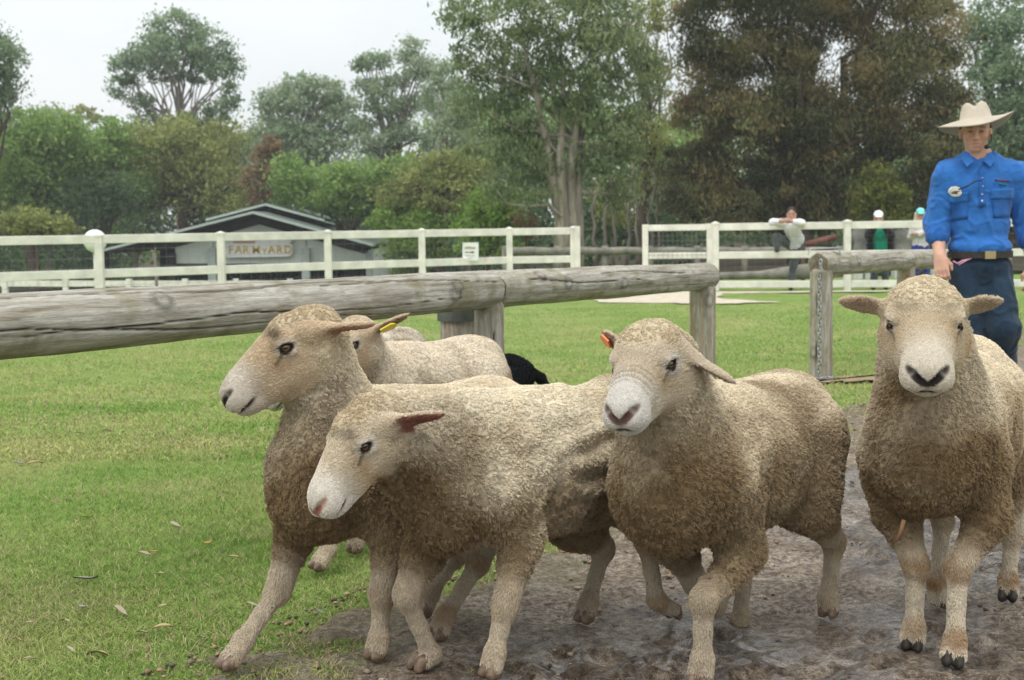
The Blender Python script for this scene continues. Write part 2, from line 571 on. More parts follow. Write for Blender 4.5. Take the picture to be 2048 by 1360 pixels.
# pale sandy track by the far gate
def blob_sheet(name, pts, z, mat, amp=0.12):
    out = []
    n = len(pts)
    for i in range(n):
        a, b = np.array(pts[i], float), np.array(pts[(i + 1) % n], float)
        for t in np.linspace(0, 1, 14, endpoint=False):
            p = a + (b - a) * t
            p = p + (rng.random(2) - 0.5) * amp
            out.append((p[0], p[1], float(ground_z(p[0], p[1])) + z))
    return mesh_obj(name, out, [tuple(range(len(out)))], mat, smooth=False)
M_SAND = flat_mat('pale_sand', (0.52, 0.46, 0.36), 0.95, 0.1, 0.2, 6, 0.4, 90)
tag(blob_sheet('sand_track', [(1.3, 20.7), (3.0, 19.9), (3.9, 20.1), (3.2, 21.3), (3.5, 22.8), (6.5, 22.7), (6.5, 23.0), (3.2, 23.5), (2.4, 27), (1.2, 27)], 0.010, M_SAND), 'pale sandy track at the gate opening', kind='structure')
M_SOIL = flat_mat('bare_soil', (0.30, 0.225, 0.14), 0.95, 0.1, 0.25, 9, 0.5, 90)
q = on_ground(1690, 760)
tag(blob_sheet('bare_soil', [(q[0] - 0.28, q[1] - 0.12), (q[0] + 0.5, q[1] - 0.10), (q[0] + 0.6, q[1] + 0.28), (q[0] + 0.0, q[1] + 0.22)], 0.004, M_SOIL, 0.14), 'worn bare earth at the foot of the chain post', kind='structure')

# grass blades on the lawn and scraps along the path edge
M_BLADE = strand_mat('grass_blade', 0.6) if 'strand_mat' in globals() else None
def blade_field(n, y0, y1, ln, rad, seed):
    R = np.random.default_rng(seed)
    y = 1 / (1 / y0 + (1 / y1 - 1 / y0) * R.random(n))
    x = (R.random(n) * 2 - 1) * (0.42 * y + 0.6)
    w = path_w(x, y)
    p = np.stack([x, y, x * 0], 1)
    patch = fbm(p, 2.2, 4, 31)
    dens = np.where(w < 0.75, np.clip(sstep(0.42, -0.25, w + (patch - 0.5) * 0.7) + 0.85 * sstep(0.85, 0.0, w) * sstep(0.44, 0.60, fbm(p, 5, 2, 77)), 0, 1), np.where(w > 3.5, 1.0, 0.0))
    k = R.random(n) < dens * (0.55 + 0.6 * fbm(p, 3, 2, 78))
    p, w = p[k], w[k]
    n = len(p)
    p[:, 2] = turf_z(p[:, 0], p[:, 1]) - 0.002 + 0.022 * sstep(-0.15, 0.1, w) * (w < 3)
    L = ln * (0.5 + 0.9 * R.random(n)) * (1 - 0.35 * sstep(-0.5, 0.1, w))
    a = R.random(n) * 6.283
    ben = (0.35 + 0.9 * R.random(n))
    d = np.stack([np.cos(a), np.sin(a), a * 0], 1) * (L * ben)[:, None]
    up = np.array([0, 0, 1.0]) * L[:, None]
    P = np.stack([p, p + d * 0.35 + up * 0.6, p + d + up * 0.9], 1)
    g = fbm(p, 1.2, 3, 79)
    g = np.clip((g - 0.5) * 1.9 + 0.5, 0, 1)
    base = np.stack([0.17 + 0.23 * g, 0.29 + 0.12 * g, 0.055 + 0.10 * g], 1)
    straw = (R.random(n) < 0.16 + 0.22 * sstep(0.5, 0.7, fbm(p, 4, 2, 80)) + 0.3 * sstep(-0.3, 0.2, w))[:, None]
    c = np.where(straw, np.array([0.42, 0.36, 0.20]), base) * (0.7 + 0.6 * R.random(n))[:, None]
    return P, np.tile(np.array([[1.0, 0.85, 0.25]]), (n, 1)) * (rad * (0.7 + 0.6 * R.random(n)))[:, None], c
bl1 = blade_field(300000, 2.6, 8.0, 0.019, 0.0012, 5)
bl2 = blade_field(120000, 7.0, 20.0, 0.022, 0.0026, 6)
gr_o = strands('grass', np.concatenate([bl1[0], bl2[0]]), np.concatenate([bl1[1], bl2[1]]), np.concatenate([bl1[2], bl2[2]]), M_BLADE, None)
tag(gr_o, 'short mown grass of the lawn', 'grass', kind='stuff')

# gravel, clods and litter on the path: too many to count
def stones(name, n, sampler, size, mat, seed, flat=0.6):
    R = np.random.default_rng(seed)
    bv = np.array([(1, 0, 0), (-1, 0, 0), (0, 1, 0), (0, -1, 0), (0, 0, 1), (0, 0, -1), (.6, .6, .5), (-.6, .6, .5), (.6, -.6, .5), (-.6, -.6, .5)])
    bf = np.array([(0, 6, 8), (0, 2, 6), (2, 7, 6), (2, 1, 7), (1, 9, 7), (1, 3, 9), (3, 8, 9), (3, 0, 8), (4, 6, 7), (4, 7, 9), (4, 9, 8), (4, 8, 6), (5, 2, 0), (5, 1, 2), (5, 3, 1), (5, 0, 3)])
    vs, fs, cs = [], [], []
    for i in range(n):
        p = sampler(R)
        s = size * (0.4 + R.random() ** 3 * 1.6)
        a = R.random() * 6.28
        q = bv * (1 + (R.random((10, 3)) - 0.5) * 0.5) * np.array([s, s * (0.5 + 0.5 * R.random()), s * flat])
        q = np.stack([q[:, 0] * math.cos(a) - q[:, 1] * math.sin(a), q[:, 0] * math.sin(a) + q[:, 1] * math.cos(a), q[:, 2]], 1) + p + np.array([0, 0, s * 0.2])
        vs.append(q)
        fs.append(bf + 10 * i)
        cs.append(np.tile(np.array([[0.30, 0.22, 0.14], [0.22, 0.17, 0.12], [0.36, 0.29, 0.20], [0.09, 0.07, 0.055], [0.30, 0.20, 0.12]][R.integers(5)]) * (0.7 + 0.6 * R.random()), (10, 1)))
    o = mesh_obj(name, np.concatenate(vs), np.concatenate(fs), mat, smooth=False)
    vcol(o, np.concatenate(cs))
    return o
M_STONE = attr_mat('gravel', 0.75, 0.3, 0.3, 80)
def on_path(R, w0=-0.15, w1=3.2, s0=-1.2, s1=6.0):
    w = w0 + (w1 - w0) * R.random() ** 2.0
    s_ = s0 + (s1 - s0) * R.random()
    p = P0 + FD * s_ - FL * w
    return np.array([p[0], p[1], -0.004])
tag(stones('gravel', 4600, on_path, 0.0075, M_STONE, 3), 'small stones and clods strewn on the path edge', 'gravel', kind='stuff')

# single dry leaves and bits on the lawn
M_LEAF = [flat_mat('dry_leaf_%s' % k, c, 0.8, 0.2, 0.3, 60) for k, c in (('tan', (0.42, 0.31, 0.18)), ('pale', (0.38, 0.32, 0.23)), ('grey', (0.30, 0.27, 0.25)), ('ochre', (0.45, 0.30, 0.08)))]
LEAF_ME = []
def leaf_mesh(k):
    R = np.random.default_rng(900 + k)
    v, f = [], []
    n = 7
    for i in range(n):
        t = i / (n - 1)
        w = 0.22 * math.sin(math.pi * min(1, t * 0.92 + 0.06)) ** 0.8
        cu = 0.16 * math.sin(t * 3.1 + k)
        v += [(t - 0.5, -w, cu + 0.10), (t - 0.5, 0, cu - 0.02), (t - 0.5, w, cu + 0.08)]
    for i in range(n - 1):
        for j in (0, 1):
            f.append((i * 3 + j, i * 3 + j + 1, i * 3 + j + 4, i * 3 + j + 3))
    me = bpy.data.meshes.new('leaf')
    me.from_pydata(v, [], f)
    me.polygons.foreach_set('use_smooth', np.ones(len(me.polygons), bool))
    me.materials.append(M_LEAF[k % 4])
    return me
LEAF_ME = [leaf_mesh(k) for k in range(4)]
spots = [(172, 1155, 60, 2), (195, 1310, 58, 0), (140, 1300, 40, 1), (165, 1212, 35, 2), (240, 1222, 50, 1), (175, 1032, 30, 3), (60, 1317, 30, 1), (35, 1280, 26, 0),
         (285, 1265, 34, 1), (325, 1213, 26, 0), (325, 1256, 50, 0), (403, 1275, 30, 1), (290, 1108, 36, 1), (320, 1148, 26, 0), (350, 1050, 34, 1), (70, 928, 40, 0), (40, 925, 30, 2),
         (215, 862, 24, 1), (130, 1243, 34, 0), (468, 1115, 30, 0), (415, 1083, 26, 3), (505, 1210, 34, 1), (640, 1222, 26, 2), (60, 1245, 24, 1), (305, 1100, 30, 3), (160, 867, 22, 1), (230, 845, 20, 1)]
for k, (px, py, wpx, mi) in enumerate(spots):
    p = on_ground(px, py, 0.012)
    sz = wpx * p[1] / F_PX * 0.8
    o = bpy.data.objects.new('fallen_leaf', LEAF_ME[mi])
    COL.objects.link(o)
    o.location = [float(x) for x in p]
    o.scale = (sz, sz * 0.9, sz * 0.8)
    o.rotation_euler = (random.uniform(-0.3, 0.3), random.uniform(-0.3, 0.3), random.uniform(-0.7, 0.7))
    tag(o, ('small tan dry leaf lying on the lawn', 'small pale dry leaf lying on the lawn', 'small grey dry leaf lying on the lawn', 'small ochre dry leaf lying on the lawn')[mi], 'leaf', 'fallen leaves on the lawn')

# ------------------------------------------------------------------ boxes and beams
def box_v(p0, p1, up, half_w, half_h, bev=0.0):
    """a beam from p0 to p1"""
    p0, p1 = np.array(p0, float), np.array(p1, float)
    d = nrm(p1 - p0)
    s = nrm(np.cross(d, up))
    u = np.cross(s, d)
    if bev <= 0:
        prof = [(-1, -1), (1, -1), (1, 1), (-1, 1)]
        prof = [(a * half_w, b * half_h) for a, b in prof]
    else:
        prof = []
        for a, b in ((-1, -1), (1, -1), (1, 1), (-1, 1)):
            x, y = a * half_w, b * half_h
            if a * b > 0: prof += [(x, y - b * bev), (x - a * bev, y)] if (a, b) != (1, 1) and (a, b) != (-1, -1) else [(x - 0, y - b * bev), (x - a * bev, y)]
            else: prof += [(x - a * bev, y), (x, y - b * bev)]
    n = len(prof)
    v = [p0 + s * a + u * b for a, b in prof] + [p1 + s * a + u * b for a, b in prof]
    f = [(i, (i + 1) % n, n + (i + 1) % n, n + i) for i in range(n)] + [tuple(range(n))[::-1], tuple(range(n, 2 * n))]
    return v, f
def beam(name, p0, p1, hw, hh, mat, parent, up=(0, 0, 1), bev=0.0):
    v, f = box_v(p0, p1, np.array(up, float), hw, hh, bev)
    return mesh_obj(name, v, f, mat, parent, smooth=False)
def multi(name, parts, mat, parent, smooth=False):
    V, F, k = [], [], 0
    for v, f in parts:
        V += list(v)
        F += [tuple(i + k for i in g) for g in f]
        k += len(v)
    return mesh_obj(name, V, F, mat, parent, smooth)
def tube(pts, r, seg=8):
    pts = [np.array(p, float) for p in pts]
    v, f = [], []
    for i, p in enumerate(pts):
        d = nrm(pts[min(i + 1, len(pts) - 1)] - pts[max(i - 1, 0)])
        a = nrm(np.cross(d, (0.123, 0.31, 0.94)))
        b = np.cross(d, a)
        rr = r[i] if isinstance(r, (list, tuple, np.ndarray)) else r
        for j in range(seg):
            t = 2 * math.pi * j / seg
            v.append(p + (a * math.cos(t) + b * math.sin(t)) * rr)
    for i in range(len(pts) - 1):
        for j in range(seg):
            f.append((i * seg + j, i * seg + (j + 1) % seg, (i + 1) * seg + (j + 1) % seg, (i + 1) * seg + j))
    f += [tuple(range(seg))[::-1], tuple(range((len(pts) - 1) * seg, len(pts) * seg))]
    return v, f

# ------------------------------------------------------------------ white post and rail fences
M_WHITE = flat_mat('white_rail', (0.70, 0.68, 0.60), 0.6, 0.3, 0.16, 5, 0.2, 40)
M_WIRE = flat_mat('galvanised_wire', (0.22, 0.24, 0.23), 0.5, 0.5, 0.1, metal=0.4)
def white_post(p, top, parent, hw=0.055):
    z0 = float(ground_z(p[0], p[1])) - 0.05
    parts = [box_v((p[0], p[1], z0), (p[0], p[1], top - 0.02), np.array([0, 1.0, 0]), hw, hw, 0.008)]
    c = [(-1, -1), (1, -1), (1, 1), (-1, 1)]
    h = hw + 0.008
    v = [(p[0] + a * h, p[1] + b * h, top - 0.02) for a, b in c] + [(p[0] + a * h, p[1] + b * h, top + 0.01) for a, b in c] + [(p[0], p[1], top + 0.035)]
    f = [(3, 2, 1, 0)] + [(i, (i + 1) % 4, 4 + (i + 1) % 4, 4 + i) for i in range(4)] + [(4 + i, 4 + (i + 1) % 4, 8) for i in range(4)]
    parts.append((v, f))
    return multi('post', parts, M_WHITE, parent)
def white_fence(pts, label, rails=(1.075, 0.585, 0.10), top=1.13, wire=True):
    root = empty('rail_fence', g3(*pts[0]), label, 'fence', 'white post and rail fences')
    for p in pts: white_post(p, float(ground_z(*p)) + top, root)
    for a, b in zip(pts[:-1], pts[1:]):
        a3, b3 = g3(*a), g3(*b)
        d = nrm(b3 - a3)
        for r in rails:
            beam('rail', a3 + d * 0.050 + np.array([0, 0, r]), b3 - d * 0.050 + np.array([0, 0, r]), 0.022, 0.062, M_WHITE, root, bev=0.006)
    if wire:
        parts = []
        for a, b in zip(pts[:-1], pts[1:]):
            a3, b3 = g3(*a), g3(*b)
            d = b3 - a3
            off = nrm([d[1], -d[0], 0]) * -0.035
            for z in np.arange(0.15, 1.05, 0.13):
                parts.append(tube([a3 + off + np.array([0, 0, z]), b3 + off + np.array([0, 0, z])], 0.0022, 3))
            n = int(np.linalg.norm(d) / 0.16)
            for i in range(1, n):
                q_ = a3 + d * i / n + off
                parts.append(tube([q_ + np.array([0, 0, 0.12]), q_ + np.array([0, 0, 1.04])], 0.0018, 3))
        tag(multi('wire_mesh', parts, M_WIRE, root), kind='stuff')
    return root
def on_line(px, A_, B_):
    d = ray(px, 500)
    k = d[0] / d[1]
    t = (k * A_[1] - A_[0]) / ((B_[0] - A_[0]) - k * (B_[1] - A_[1]))
    return (A_[0] + (B_[0] - A_[0]) * t, A_[1] + (B_[1] - A_[1]) * t)
lp = [(-8.9, 17.4), (-7.4, 18.5)] + [on_line(x, FA, FB) for x in (198, 442, 656, 844, 1019)] + [(1.10, 24.15)]
lf = white_fence(lp, 'long white post and rail fence across the lawn in front of the farm shed')
beam('gate_stile', (1.17, 24.10, 0.05), (1.17, 24.10, 1.16), 0.045, 0.045, M_WHITE, lf, up=(0, 1, 0))
rp = [on_ground(1431, 581)[:2], on_ground(1694, 580)[:2]]
dv = rp[1] - rp[0]
rp = [rp[0], rp[1], rp[1] + dv * 0.97, rp[1] + dv * 1.95, rp[1] + dv * 2.95]
white_fence([tuple(p) for p in rp], 'white post and rail fence the three onlookers lean on', rails=(1.105, 0.615, 0.105), top=1.17)
# gate leaf standing between the two fences
g_r, g_l = np.array([rp[0][0] - 0.10, rp[0][1] + 0.02, 0]), np.array(at(1291, 560, 24.4))
g_l[2] = 0
gate = empty('gate', g_l, 'white framed wire mesh gate beside the gap in the fence', 'gate')
for p in (g_l, g_r): multi('gate_post', [box_v(p + np.array([0, 0, 0.03]), p + np.array([0, 0, 1.17]), np.array([0, 1.0, 0]), 0.05, 0.05, 0.008)], M_WHITE, gate)
gd = nrm(g_r - g_l)
for r in (1.105, 0.615, 0.12): beam('rail', g_l + gd * 0.045 + np.array([0, 0, r]), g_r - gd * 0.045 + np.array([0, 0, r]), 0.02, 0.055, M_WHITE, gate, bev=0.006)
parts = []
for z_ in np.arange(0.2, 1.05, 0.085): parts.append(tube([g_l + np.array([0, -0.03, z_]), g_r + np.array([0, -0.03, z_])], 0.003, 3))
for t in np.linspace(0.05, 0.95, 13): parts.append(tube([g_l + (g_r - g_l) * t + np.array([0, -0.03, 0.15]), g_l + (g_r - g_l) * t + np.array([0, -0.03, 1.08])], 0.003, 3))
tag(multi('wire_mesh', parts, M_WIRE, gate), kind='stuff')
# the far low fence down by the shed
lowp = [at(px, 563, 40.0) for px in (-160, 10, 131, 258, 370, 472, 580)]
low = empty('rail_fence', (lowp[0][0], lowp[0][1], lowp[0][2] - 1.1), 'low white fence far down beside the farm shed', 'fence', 'white post and rail fences')
for p in lowp: multi('post', [box_v(p + np.array([0, 0, -1.1]), p + np.array([0, 0, 0.08]), np.array([0, 1.0, 0]), 0.075, 0.075)], M_WHITE, low)
for a, b in zip(lowp[:-1], lowp[1:]):
    for dz in (-0.06, -0.55): beam('rail', a + np.array([0.08, 0, dz]), b + np.array([-0.08, 0, dz]), 0.03, 0.085, M_WHITE, low)

# ------------------------------------------------------------------ weathered log fences
def log_mat():
    m, N, L, b = new_mat('weathered_log', 0.88, spec=0.15)
    tc = N.new('ShaderNodeTexCoord')
    mp = N.new('ShaderNodeMapping')
    mp.inputs['Scale'].default_value = (1.2, 12, 12)
    L.new(tc.outputs['Object'], mp.inputs['Vector'])
    n1 = noise_node(N, L, 2.5, 6, mp.outputs['Vector'], 0.6, 0.6)
    mp2 = N.new('ShaderNodeMapping')
    mp2.inputs['Scale'].default_value = (6, 55, 55)
    L.new(tc.outputs['Object'], mp2.inputs['Vector'])
    n2 = noise_node(N, L, 2.0, 5, mp2.outputs['Vector'], 0.65, 1.2)
    n3 = noise_node(N, L, 6.0, 5, tc.outputs['Object'], 0.6)
    base = ramp_node(N, L, n1.outputs['Fac'], [(0.28, (0.21, 0.18, 0.13)), (0.48, (0.36, 0.335, 0.28)), (0.70, (0.52, 0.50, 0.45))])
    gr = ramp_node(N, L, n2.outputs['Fac'], [(0.28, (0.55, 0.53, 0.5)), (0.55, (1, 1, 1)), (0.8, (1.15, 1.15, 1.15))])
    c = mix_node(N, L, 0.85, base.outputs['Color'], gr.outputs['Color'], 'MULTIPLY')
    lich = ramp_node(N, L, n3.outputs['Fac'], [(0.54, (0, 0, 0)), (0.68, (0.7, 0.7, 0.7))])
    c = mix_node(N, L, lich.outputs['Color'], c, (0.20, 0.18, 0.10))
    a = N.new('ShaderNodeAttribute')
    a.attribute_name = 'col'
    c = mix_node(N, L, 1.0, c, a.outputs['Color'], 'MULTIPLY')
    L.new(c, b.inputs['Base Color'])
    bump_node(N, L, n2.outputs['Fac'], b, 0.5, 0.006)
    return m
M_LOG = log_mat()
def log(name, p0, p1, r0, r1, parent, seed, cracks=4, seg=110, rings=150, post=False, tan=0.0):
    """a round log from p0 to p1 in its own frame, x along the log"""
    R = np.random.default_rng(seed)
    p0, p1 = np.array(p0, float), np.array(p1, float)
    ln = np.linalg.norm(p1 - p0)
    t = np.linspace(0, 1, rings)
    # rounded arrises at both ends
    x = t * ln
    th = np.linspace(0, 2 * math.pi, seg, endpoint=False)
    X, TH = np.meshgrid(x, th, indexing='ij')
    r = r0 + (r1 - r0) * X / ln
    q = np.stack([X, np.cos(TH), np.sin(TH)], -1).reshape(-1, 3)
    r = r + ((fbm(q * np.array([1.5, 2, 2]), 1.0, 3, seed) - 0.5) * 0.018).reshape(r.shape) + ((fbm(q * np.array([2.5, 22, 22]), 1.0, 2, seed + 1) - 0.5) * 0.0035).reshape(r.shape)
    e = np.minimum(X, ln - X)
    r = r - 0.012 * (1 - sstep(0, 0.02, e))
    col = np.ones(q.shape)
    for k in range(cracks):
        c0 = R.random() * 6.28 if not post else R.random() * 6.28
        if not post and k < 4: c0 = 1.9 + k * 0.5 + R.normal() * 0.15     # checks along the face seen
        a0, a1 = sorted((R.random() * ln, R.random() * ln))
        if a1 - a0 < ln * 0.35: a1 = min(ln, a0 + ln * 0.5)
        cen = c0 + (X - a0) * (0.16 * R.normal() + (0.12 if not post else 0.0)) + 0.10 * np.sin(X * 5 + R.random() * 6) + ((fbm(np.stack([X.ravel() * 7, X.ravel() * 0, X.ravel() * 0 + k], 1), 1.0, 3, seed + 5 + k) - 0.5) * 0.10).reshape(X.shape)
        dth = np.abs((TH - cen + math.pi) % (2 * math.pi) - math.pi)
        wdt = 0.040 * np.sin(math.pi * np.clip((X - a0) / (a1 - a0), 0, 1)) ** 0.6 * (0.6 + 0.6 * R.random())
        g = sstep(1.0, 0.2, dth / (wdt + 1e-4)) * (wdt > 0.006)
        r = r - 0.016 * g
        col *= (1 - 0.80 * g.ravel()[:, None])
    for k in range(3 if not post else 1):                                  # knots
        kx, kt = R.random() * ln, (2.75 + R.normal() * 0.4) if not post else R.random() * 6.28
        dd = np.sqrt(((X - kx) / 0.05) ** 2 + (((TH - kt + math.pi) % (2 * math.pi) - math.pi) / 0.42) ** 2)
        r = r + 0.010 * np.exp(-dd ** 2 * 1.5) - 0.008 * np.exp(-dd ** 2 * 9)
        col *= (1 - 0.45 * np.exp(-(dd.ravel()[:, None] - 0.75) ** 2 * 14))
    if tan:
        mo = sstep(0.4, 0.7, fbm(q * np.array([0.8, 3, 3]), 1.2, 3, seed + 30))[:, None]
        col *= 1 - tan * (1 - np.array([0.95, 0.70, 0.42])) * mo
    V = np.stack([X, np.cos(TH) * r, np.sin(TH) * r], -1).reshape(-1, 3)
    i = np.arange(rings * seg).reshape(rings, seg)
    Q = np.stack([i[:-1, :], np.roll(i, -1, 1)[:-1, :], np.roll(i, -1, 1)[1:, :], i[1:, :]], -1).reshape(-1, 4)
    # end grain: two rings and a centre on each end
    faces = [tuple(f) for f in Q]
    vs = [tuple(v) for v in V]
    cc = [tuple(c_) for c_ in col]
    for end, ring in ((0, i[0]), (1, i[-1])):
        cx = 0.0 if end == 0 else ln
        prev = list(ring)
        for s_ in (0.97, 0.6, 0.25):
            k0 = len(vs)
            for j in range(seg):
                b_ = V[ring[j]]
                vs.append((cx + (0.004 if end else -0.004) * (1 - s_), b_[1] * s_, b_[2] * s_))
                cc.append((0.55, 0.5, 0.42) if s_ > 0.5 else (0.42, 0.38, 0.32))
            cur = list(range(k0, k0 + seg))
            for j in range(seg):
                f = (prev[j], prev[(j + 1) % seg], cur[(j + 1) % seg], cur[j])
                faces.append(f[::-1] if end == 0 else f)
            prev = cur
        vs.append((cx, 0, 0))
        cc.append((0.3, 0.27, 0.22))
        for j in range(seg):
            f = (prev[j], prev[(j + 1) % seg], len(vs) - 1)
            faces.append(f[::-1] if end == 0 else f)
    o = mesh_obj(name, vs, faces, M_LOG, parent, local=True)
    vcol(o, np.array(cc))
    d = nrm(p1 - p0)
    s = nrm(np.cross((0, 0, 1), d)) if abs(d[2]) < 0.9 else np.array([1.0, 0, 0])
    s = nrm(s - d * (s @ d))
    u = np.cross(d, s)
    lp_ = p0 - np.array(parent.location)
    o.matrix_local = Matrix(((d[0], s[0], u[0], lp_[0]), (d[1], s[1], u[1], lp_[1]), (d[2], s[2], u[2], lp_[2]), (0, 0, 0, 1)))
    return o
def log_pt(px, py, Y): return at(px, py, Y)
LA, LJ, LE = log_pt(0, 654, 4.04), log_pt(982, 578, 6.44), log_pt(1418, 552, 8.73)
LA0 = LA + (LA - LJ) * 0.35
lf_ = empty('log_fence', (LJ[0], LJ[1], 0), 'long weathered grey log rail on posts crossing in front of the lawn', 'fence', 'log rail fences beside the path')
log('log_rail', LA0, LJ - nrm(LJ - LA) * 0.004, 0.097, 0.089, lf_, 41, cracks=7, rings=240, seg=130)
log('log_rail', LJ + nrm(LE - LJ) * 0.004, LE, 0.088, 0.083, lf_, 42, cracks=5, rings=160)
def log_post(c, top, r, parent, seed, tan=0.5):
    return log('post', (c[0], c[1], -0.05), (c[0], c[1], top), r, r * 0.96, parent, seed, cracks=4, seg=70, rings=70, post=True, tan=tan)
pj = LJ + nrm(LE - LJ) * -0.02
log_post((pj[0] + 0.00, pj[1] + 0.0), LJ[2] - 0.055, 0.072, lf_, 51, 0.3)
log_post((pj[0] - 0.16, pj[1] + 0.22), LJ[2] - 0.075, 0.085, lf_, 52, 0.5)
pe = LE - nrm(LE - LJ) * 0.10
log_post((pe[0], pe[1]), LE[2] - 0.055, 0.085, lf_, 53, 0.8)
pa = LA0 + nrm(LJ - LA) * 0.15
log_post((pa[0], pa[1]), LA0[2] - 0.06, 0.08, lf_, 56, 0.5)
M_STEEL = flat_mat('galvanised_steel', (0.42, 0.44, 0.43), 0.45, 0.5, 0.15, metal=0.6)
M_BRK = flat_mat('green_grey_bracket', (0.12, 0.13, 0.11), 0.5, 0.4, 0.2, metal=0.5)
bk = np.array([pj[0] - 0.16, pj[1] + 0.22, LJ[2] - 0.13])
parts = []
for j in range(14):                                              # strap bent round the post head
    a0_, a1_ = math.pi * (1.05 + j * 0.065), math.pi * (1.05 + (j + 1) * 0.065)
    for rr in (0.090,):
        v = []
        for a_ in (a0_, a1_):
            for r_ in (rr, rr + 0.006):
                for dz in (-0.028, 0.028): v.append(bk + np.array([math.cos(a_) * r_, math.sin(a_) * r_, dz]))
        parts.append((v, [(0, 1, 3, 2), (4, 6, 7, 5), (0, 4, 5, 1), (2, 3, 7, 6), (1, 5, 7, 3), (0, 2, 6, 4)]))
multi('bracket', parts, M_BRK, lf_)
RE, RJ, RX = log_pt(1642, 528, 10.2), log_pt(1812, 520, 12.0), log_pt(2010, 513, 14.4)
rf_ = empty('log_fence', (RE[0], RE[1], 0), 'weathered log rail with cut round end above the chained post', 'fence', 'log rail fences beside the path')
log('log_rail', RE - nrm(RJ - RE) * 0.06, RJ - nrm(RJ - RE) * 0.004, 0.088, 0.086, rf_, 43, cracks=4)
log('log_rail', RJ + nrm(RX - RJ) * 0.004, RX, 0.086, 0.083, rf_, 44, cracks=4)
log_post((RE[0], RE[1]), RE[2] - 0.035, 0.085, rf_, 54, 0.25)
log_post((RJ[0], RJ[1]), RJ[2] - 0.055, 0.080, rf_, 55, 0.9)
log_post((RX[0], RX[1]), RX[2] - 0.055, 0.080, rf_, 57, 0.5)
hb_ = RE + np.array([0, 0, 0.088])
dd_ = nrm(RJ - RE)
multi('handle', [tube([hb_ + dd_ * -0.05 + np.array([-0.08, 0, -0.02]), hb_ + dd_ * -0.05 + np.array([-0.06, 0, 0.025]), hb_ + dd_ * 0.2 + np.array([0.06, 0, 0.03]), hb_ + dd_ * 0.2 + np.array([0.08, 0, -0.02])], 0.006, 6)], M_STEEL, rf_)
# chain hanging down the post's face
pc_ = np.array([RE[0], RE[1], 0])
cd_ = nrm(np.array([-RE[0], -RE[1], 0])) * 0.094
chain = empty('chain', pc_ + cd_ + np.array([-0.01, 0, 0.0]), 'galvanised chain hanging down the face of the end post', 'chain')
def link_mesh():
    v, f = [], []
    n, m_ = 14, 6
    for i in range(n):
        a = 2 * math.pi * i / n
        c = np.array([math.cos(a) * 0.0105, 0, math.sin(a) * 0.0105 + (0.008 if math.sin(a) > 0 else -0.008)])
        rd = np.array([math.cos(a), 0, math.sin(a)])
        for j in range(m_):
            b = 2 * math.pi * j / m_
            v.append(tuple(c + rd * math.cos(b) * 0.0042 + np.array([0, 1, 0]) * math.sin(b) * 0.0042))
    for i in range(n):
        for j in range(m_):
            f.append((i * m_ + j, i * m_ + (j + 1) % m_, ((i + 1) % n) * m_ + (j + 1) % m_, ((i + 1) % n) * m_ + j))
    me = bpy.data.meshes.new('link')
    me.from_pydata(v, [], f)
    me.polygons.foreach_set('use_smooth', np.ones(len(me.polygons), bool))
    me.materials.append(M_STEEL)
    return me
LINK = link_mesh()
zt = RE[2] + 0.02
nl_ = int(zt / 0.0285)
for i in range(nl_ + 6):
    o = bpy.data.objects.new('link', LINK)
    COL.objects.link(o)
    o.parent = chain
    if i < nl_:
        zz = zt - i * 0.0285
        yy = 0.0 if zz < RE[2] - 0.05 else -0.03
        o.location = (0.004 * math.sin(i * 1.3), yy, max(zz, 0.03))
        o.rotation_euler = (0.15 * math.sin(i), 0.1 * math.sin(i * 2.1), math.radians(45 if i % 2 else -45))
    else:
        j = i - nl_
        o.location = (-0.03 + 0.022 * j, -0.02 - 0.008 * (j % 3), 0.014)
        o.rotation_euler = (math.radians(70), 0.4 * j, 0.9 * j)

# old grey fence in the trees behind the gap
M_OLD = flat_mat('old_grey_timber', (0.20, 0.19, 0.16), 0.9, 0.15, 0.35, 5, 0.5, 60)
og = empty('timber_fence', (1.0, 29.0, 0), 'old grey timber rail fence under the trees behind the gap', 'fence')
op = [at(px, 503, 29.0) for px in (1010, 1115, 1210, 1300, 1395, 1490, 1590, 1680)]
for a, b in zip(op[:-1], op[1:]):
    multi('rail', [tube([a, (a + b) / 2 + np.array([0, 0, 0.02]), b], [0.09, 0.085, 0.08], 8)], M_OLD, og, True)
    multi('rail', [tube([a + np.array([0, 0, -0.55]), b + np.array([0, 0, -0.52])], [0.07, 0.065], 8)], M_OLD, og, True)
for p in op: multi('post', [tube([p + np.array([0, 0.05, -p[2] - 0.1]), p + np.array([0, 0.05, 0.12])], 0.07, 8)], M_OLD, og, True)
# ------------------------------------------------------------------ farm shed
M_SHED = flat_mat('shed_panel', (0.70, 0.76, 0.68), 0.7, 0.3, 0.05, 2)
M_DARK = flat_mat('dark_brown_timber', (0.045, 0.038, 0.032), 0.85, 0.2, 0.3, 4)
M_ROOF = flat_mat('green_roof_sheet', (0.13, 0.16, 0.14), 0.5, 0.4, 0.12, 3, metal=0.2)
M_TRIM = flat_mat('pale_green_trim', (0.42, 0.48, 0.43), 0.6, 0.3, 0.08, 3)
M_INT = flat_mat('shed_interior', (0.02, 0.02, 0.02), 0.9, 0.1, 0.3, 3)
ZS = 55.0
def sp_(px, py, dy=0.0): return at(px, py, ZS) + np.array([0, dy, 0])
base_z = -2.45
shed = empty('farm_shed', (sp_(515, 500)[0], ZS, base_z), 'pale green farm shed with low gabled roof and yellow lettered sign', 'building')
apex, eL, eR = sp_(517, 428), sp_(205, 507), sp_(752, 492)
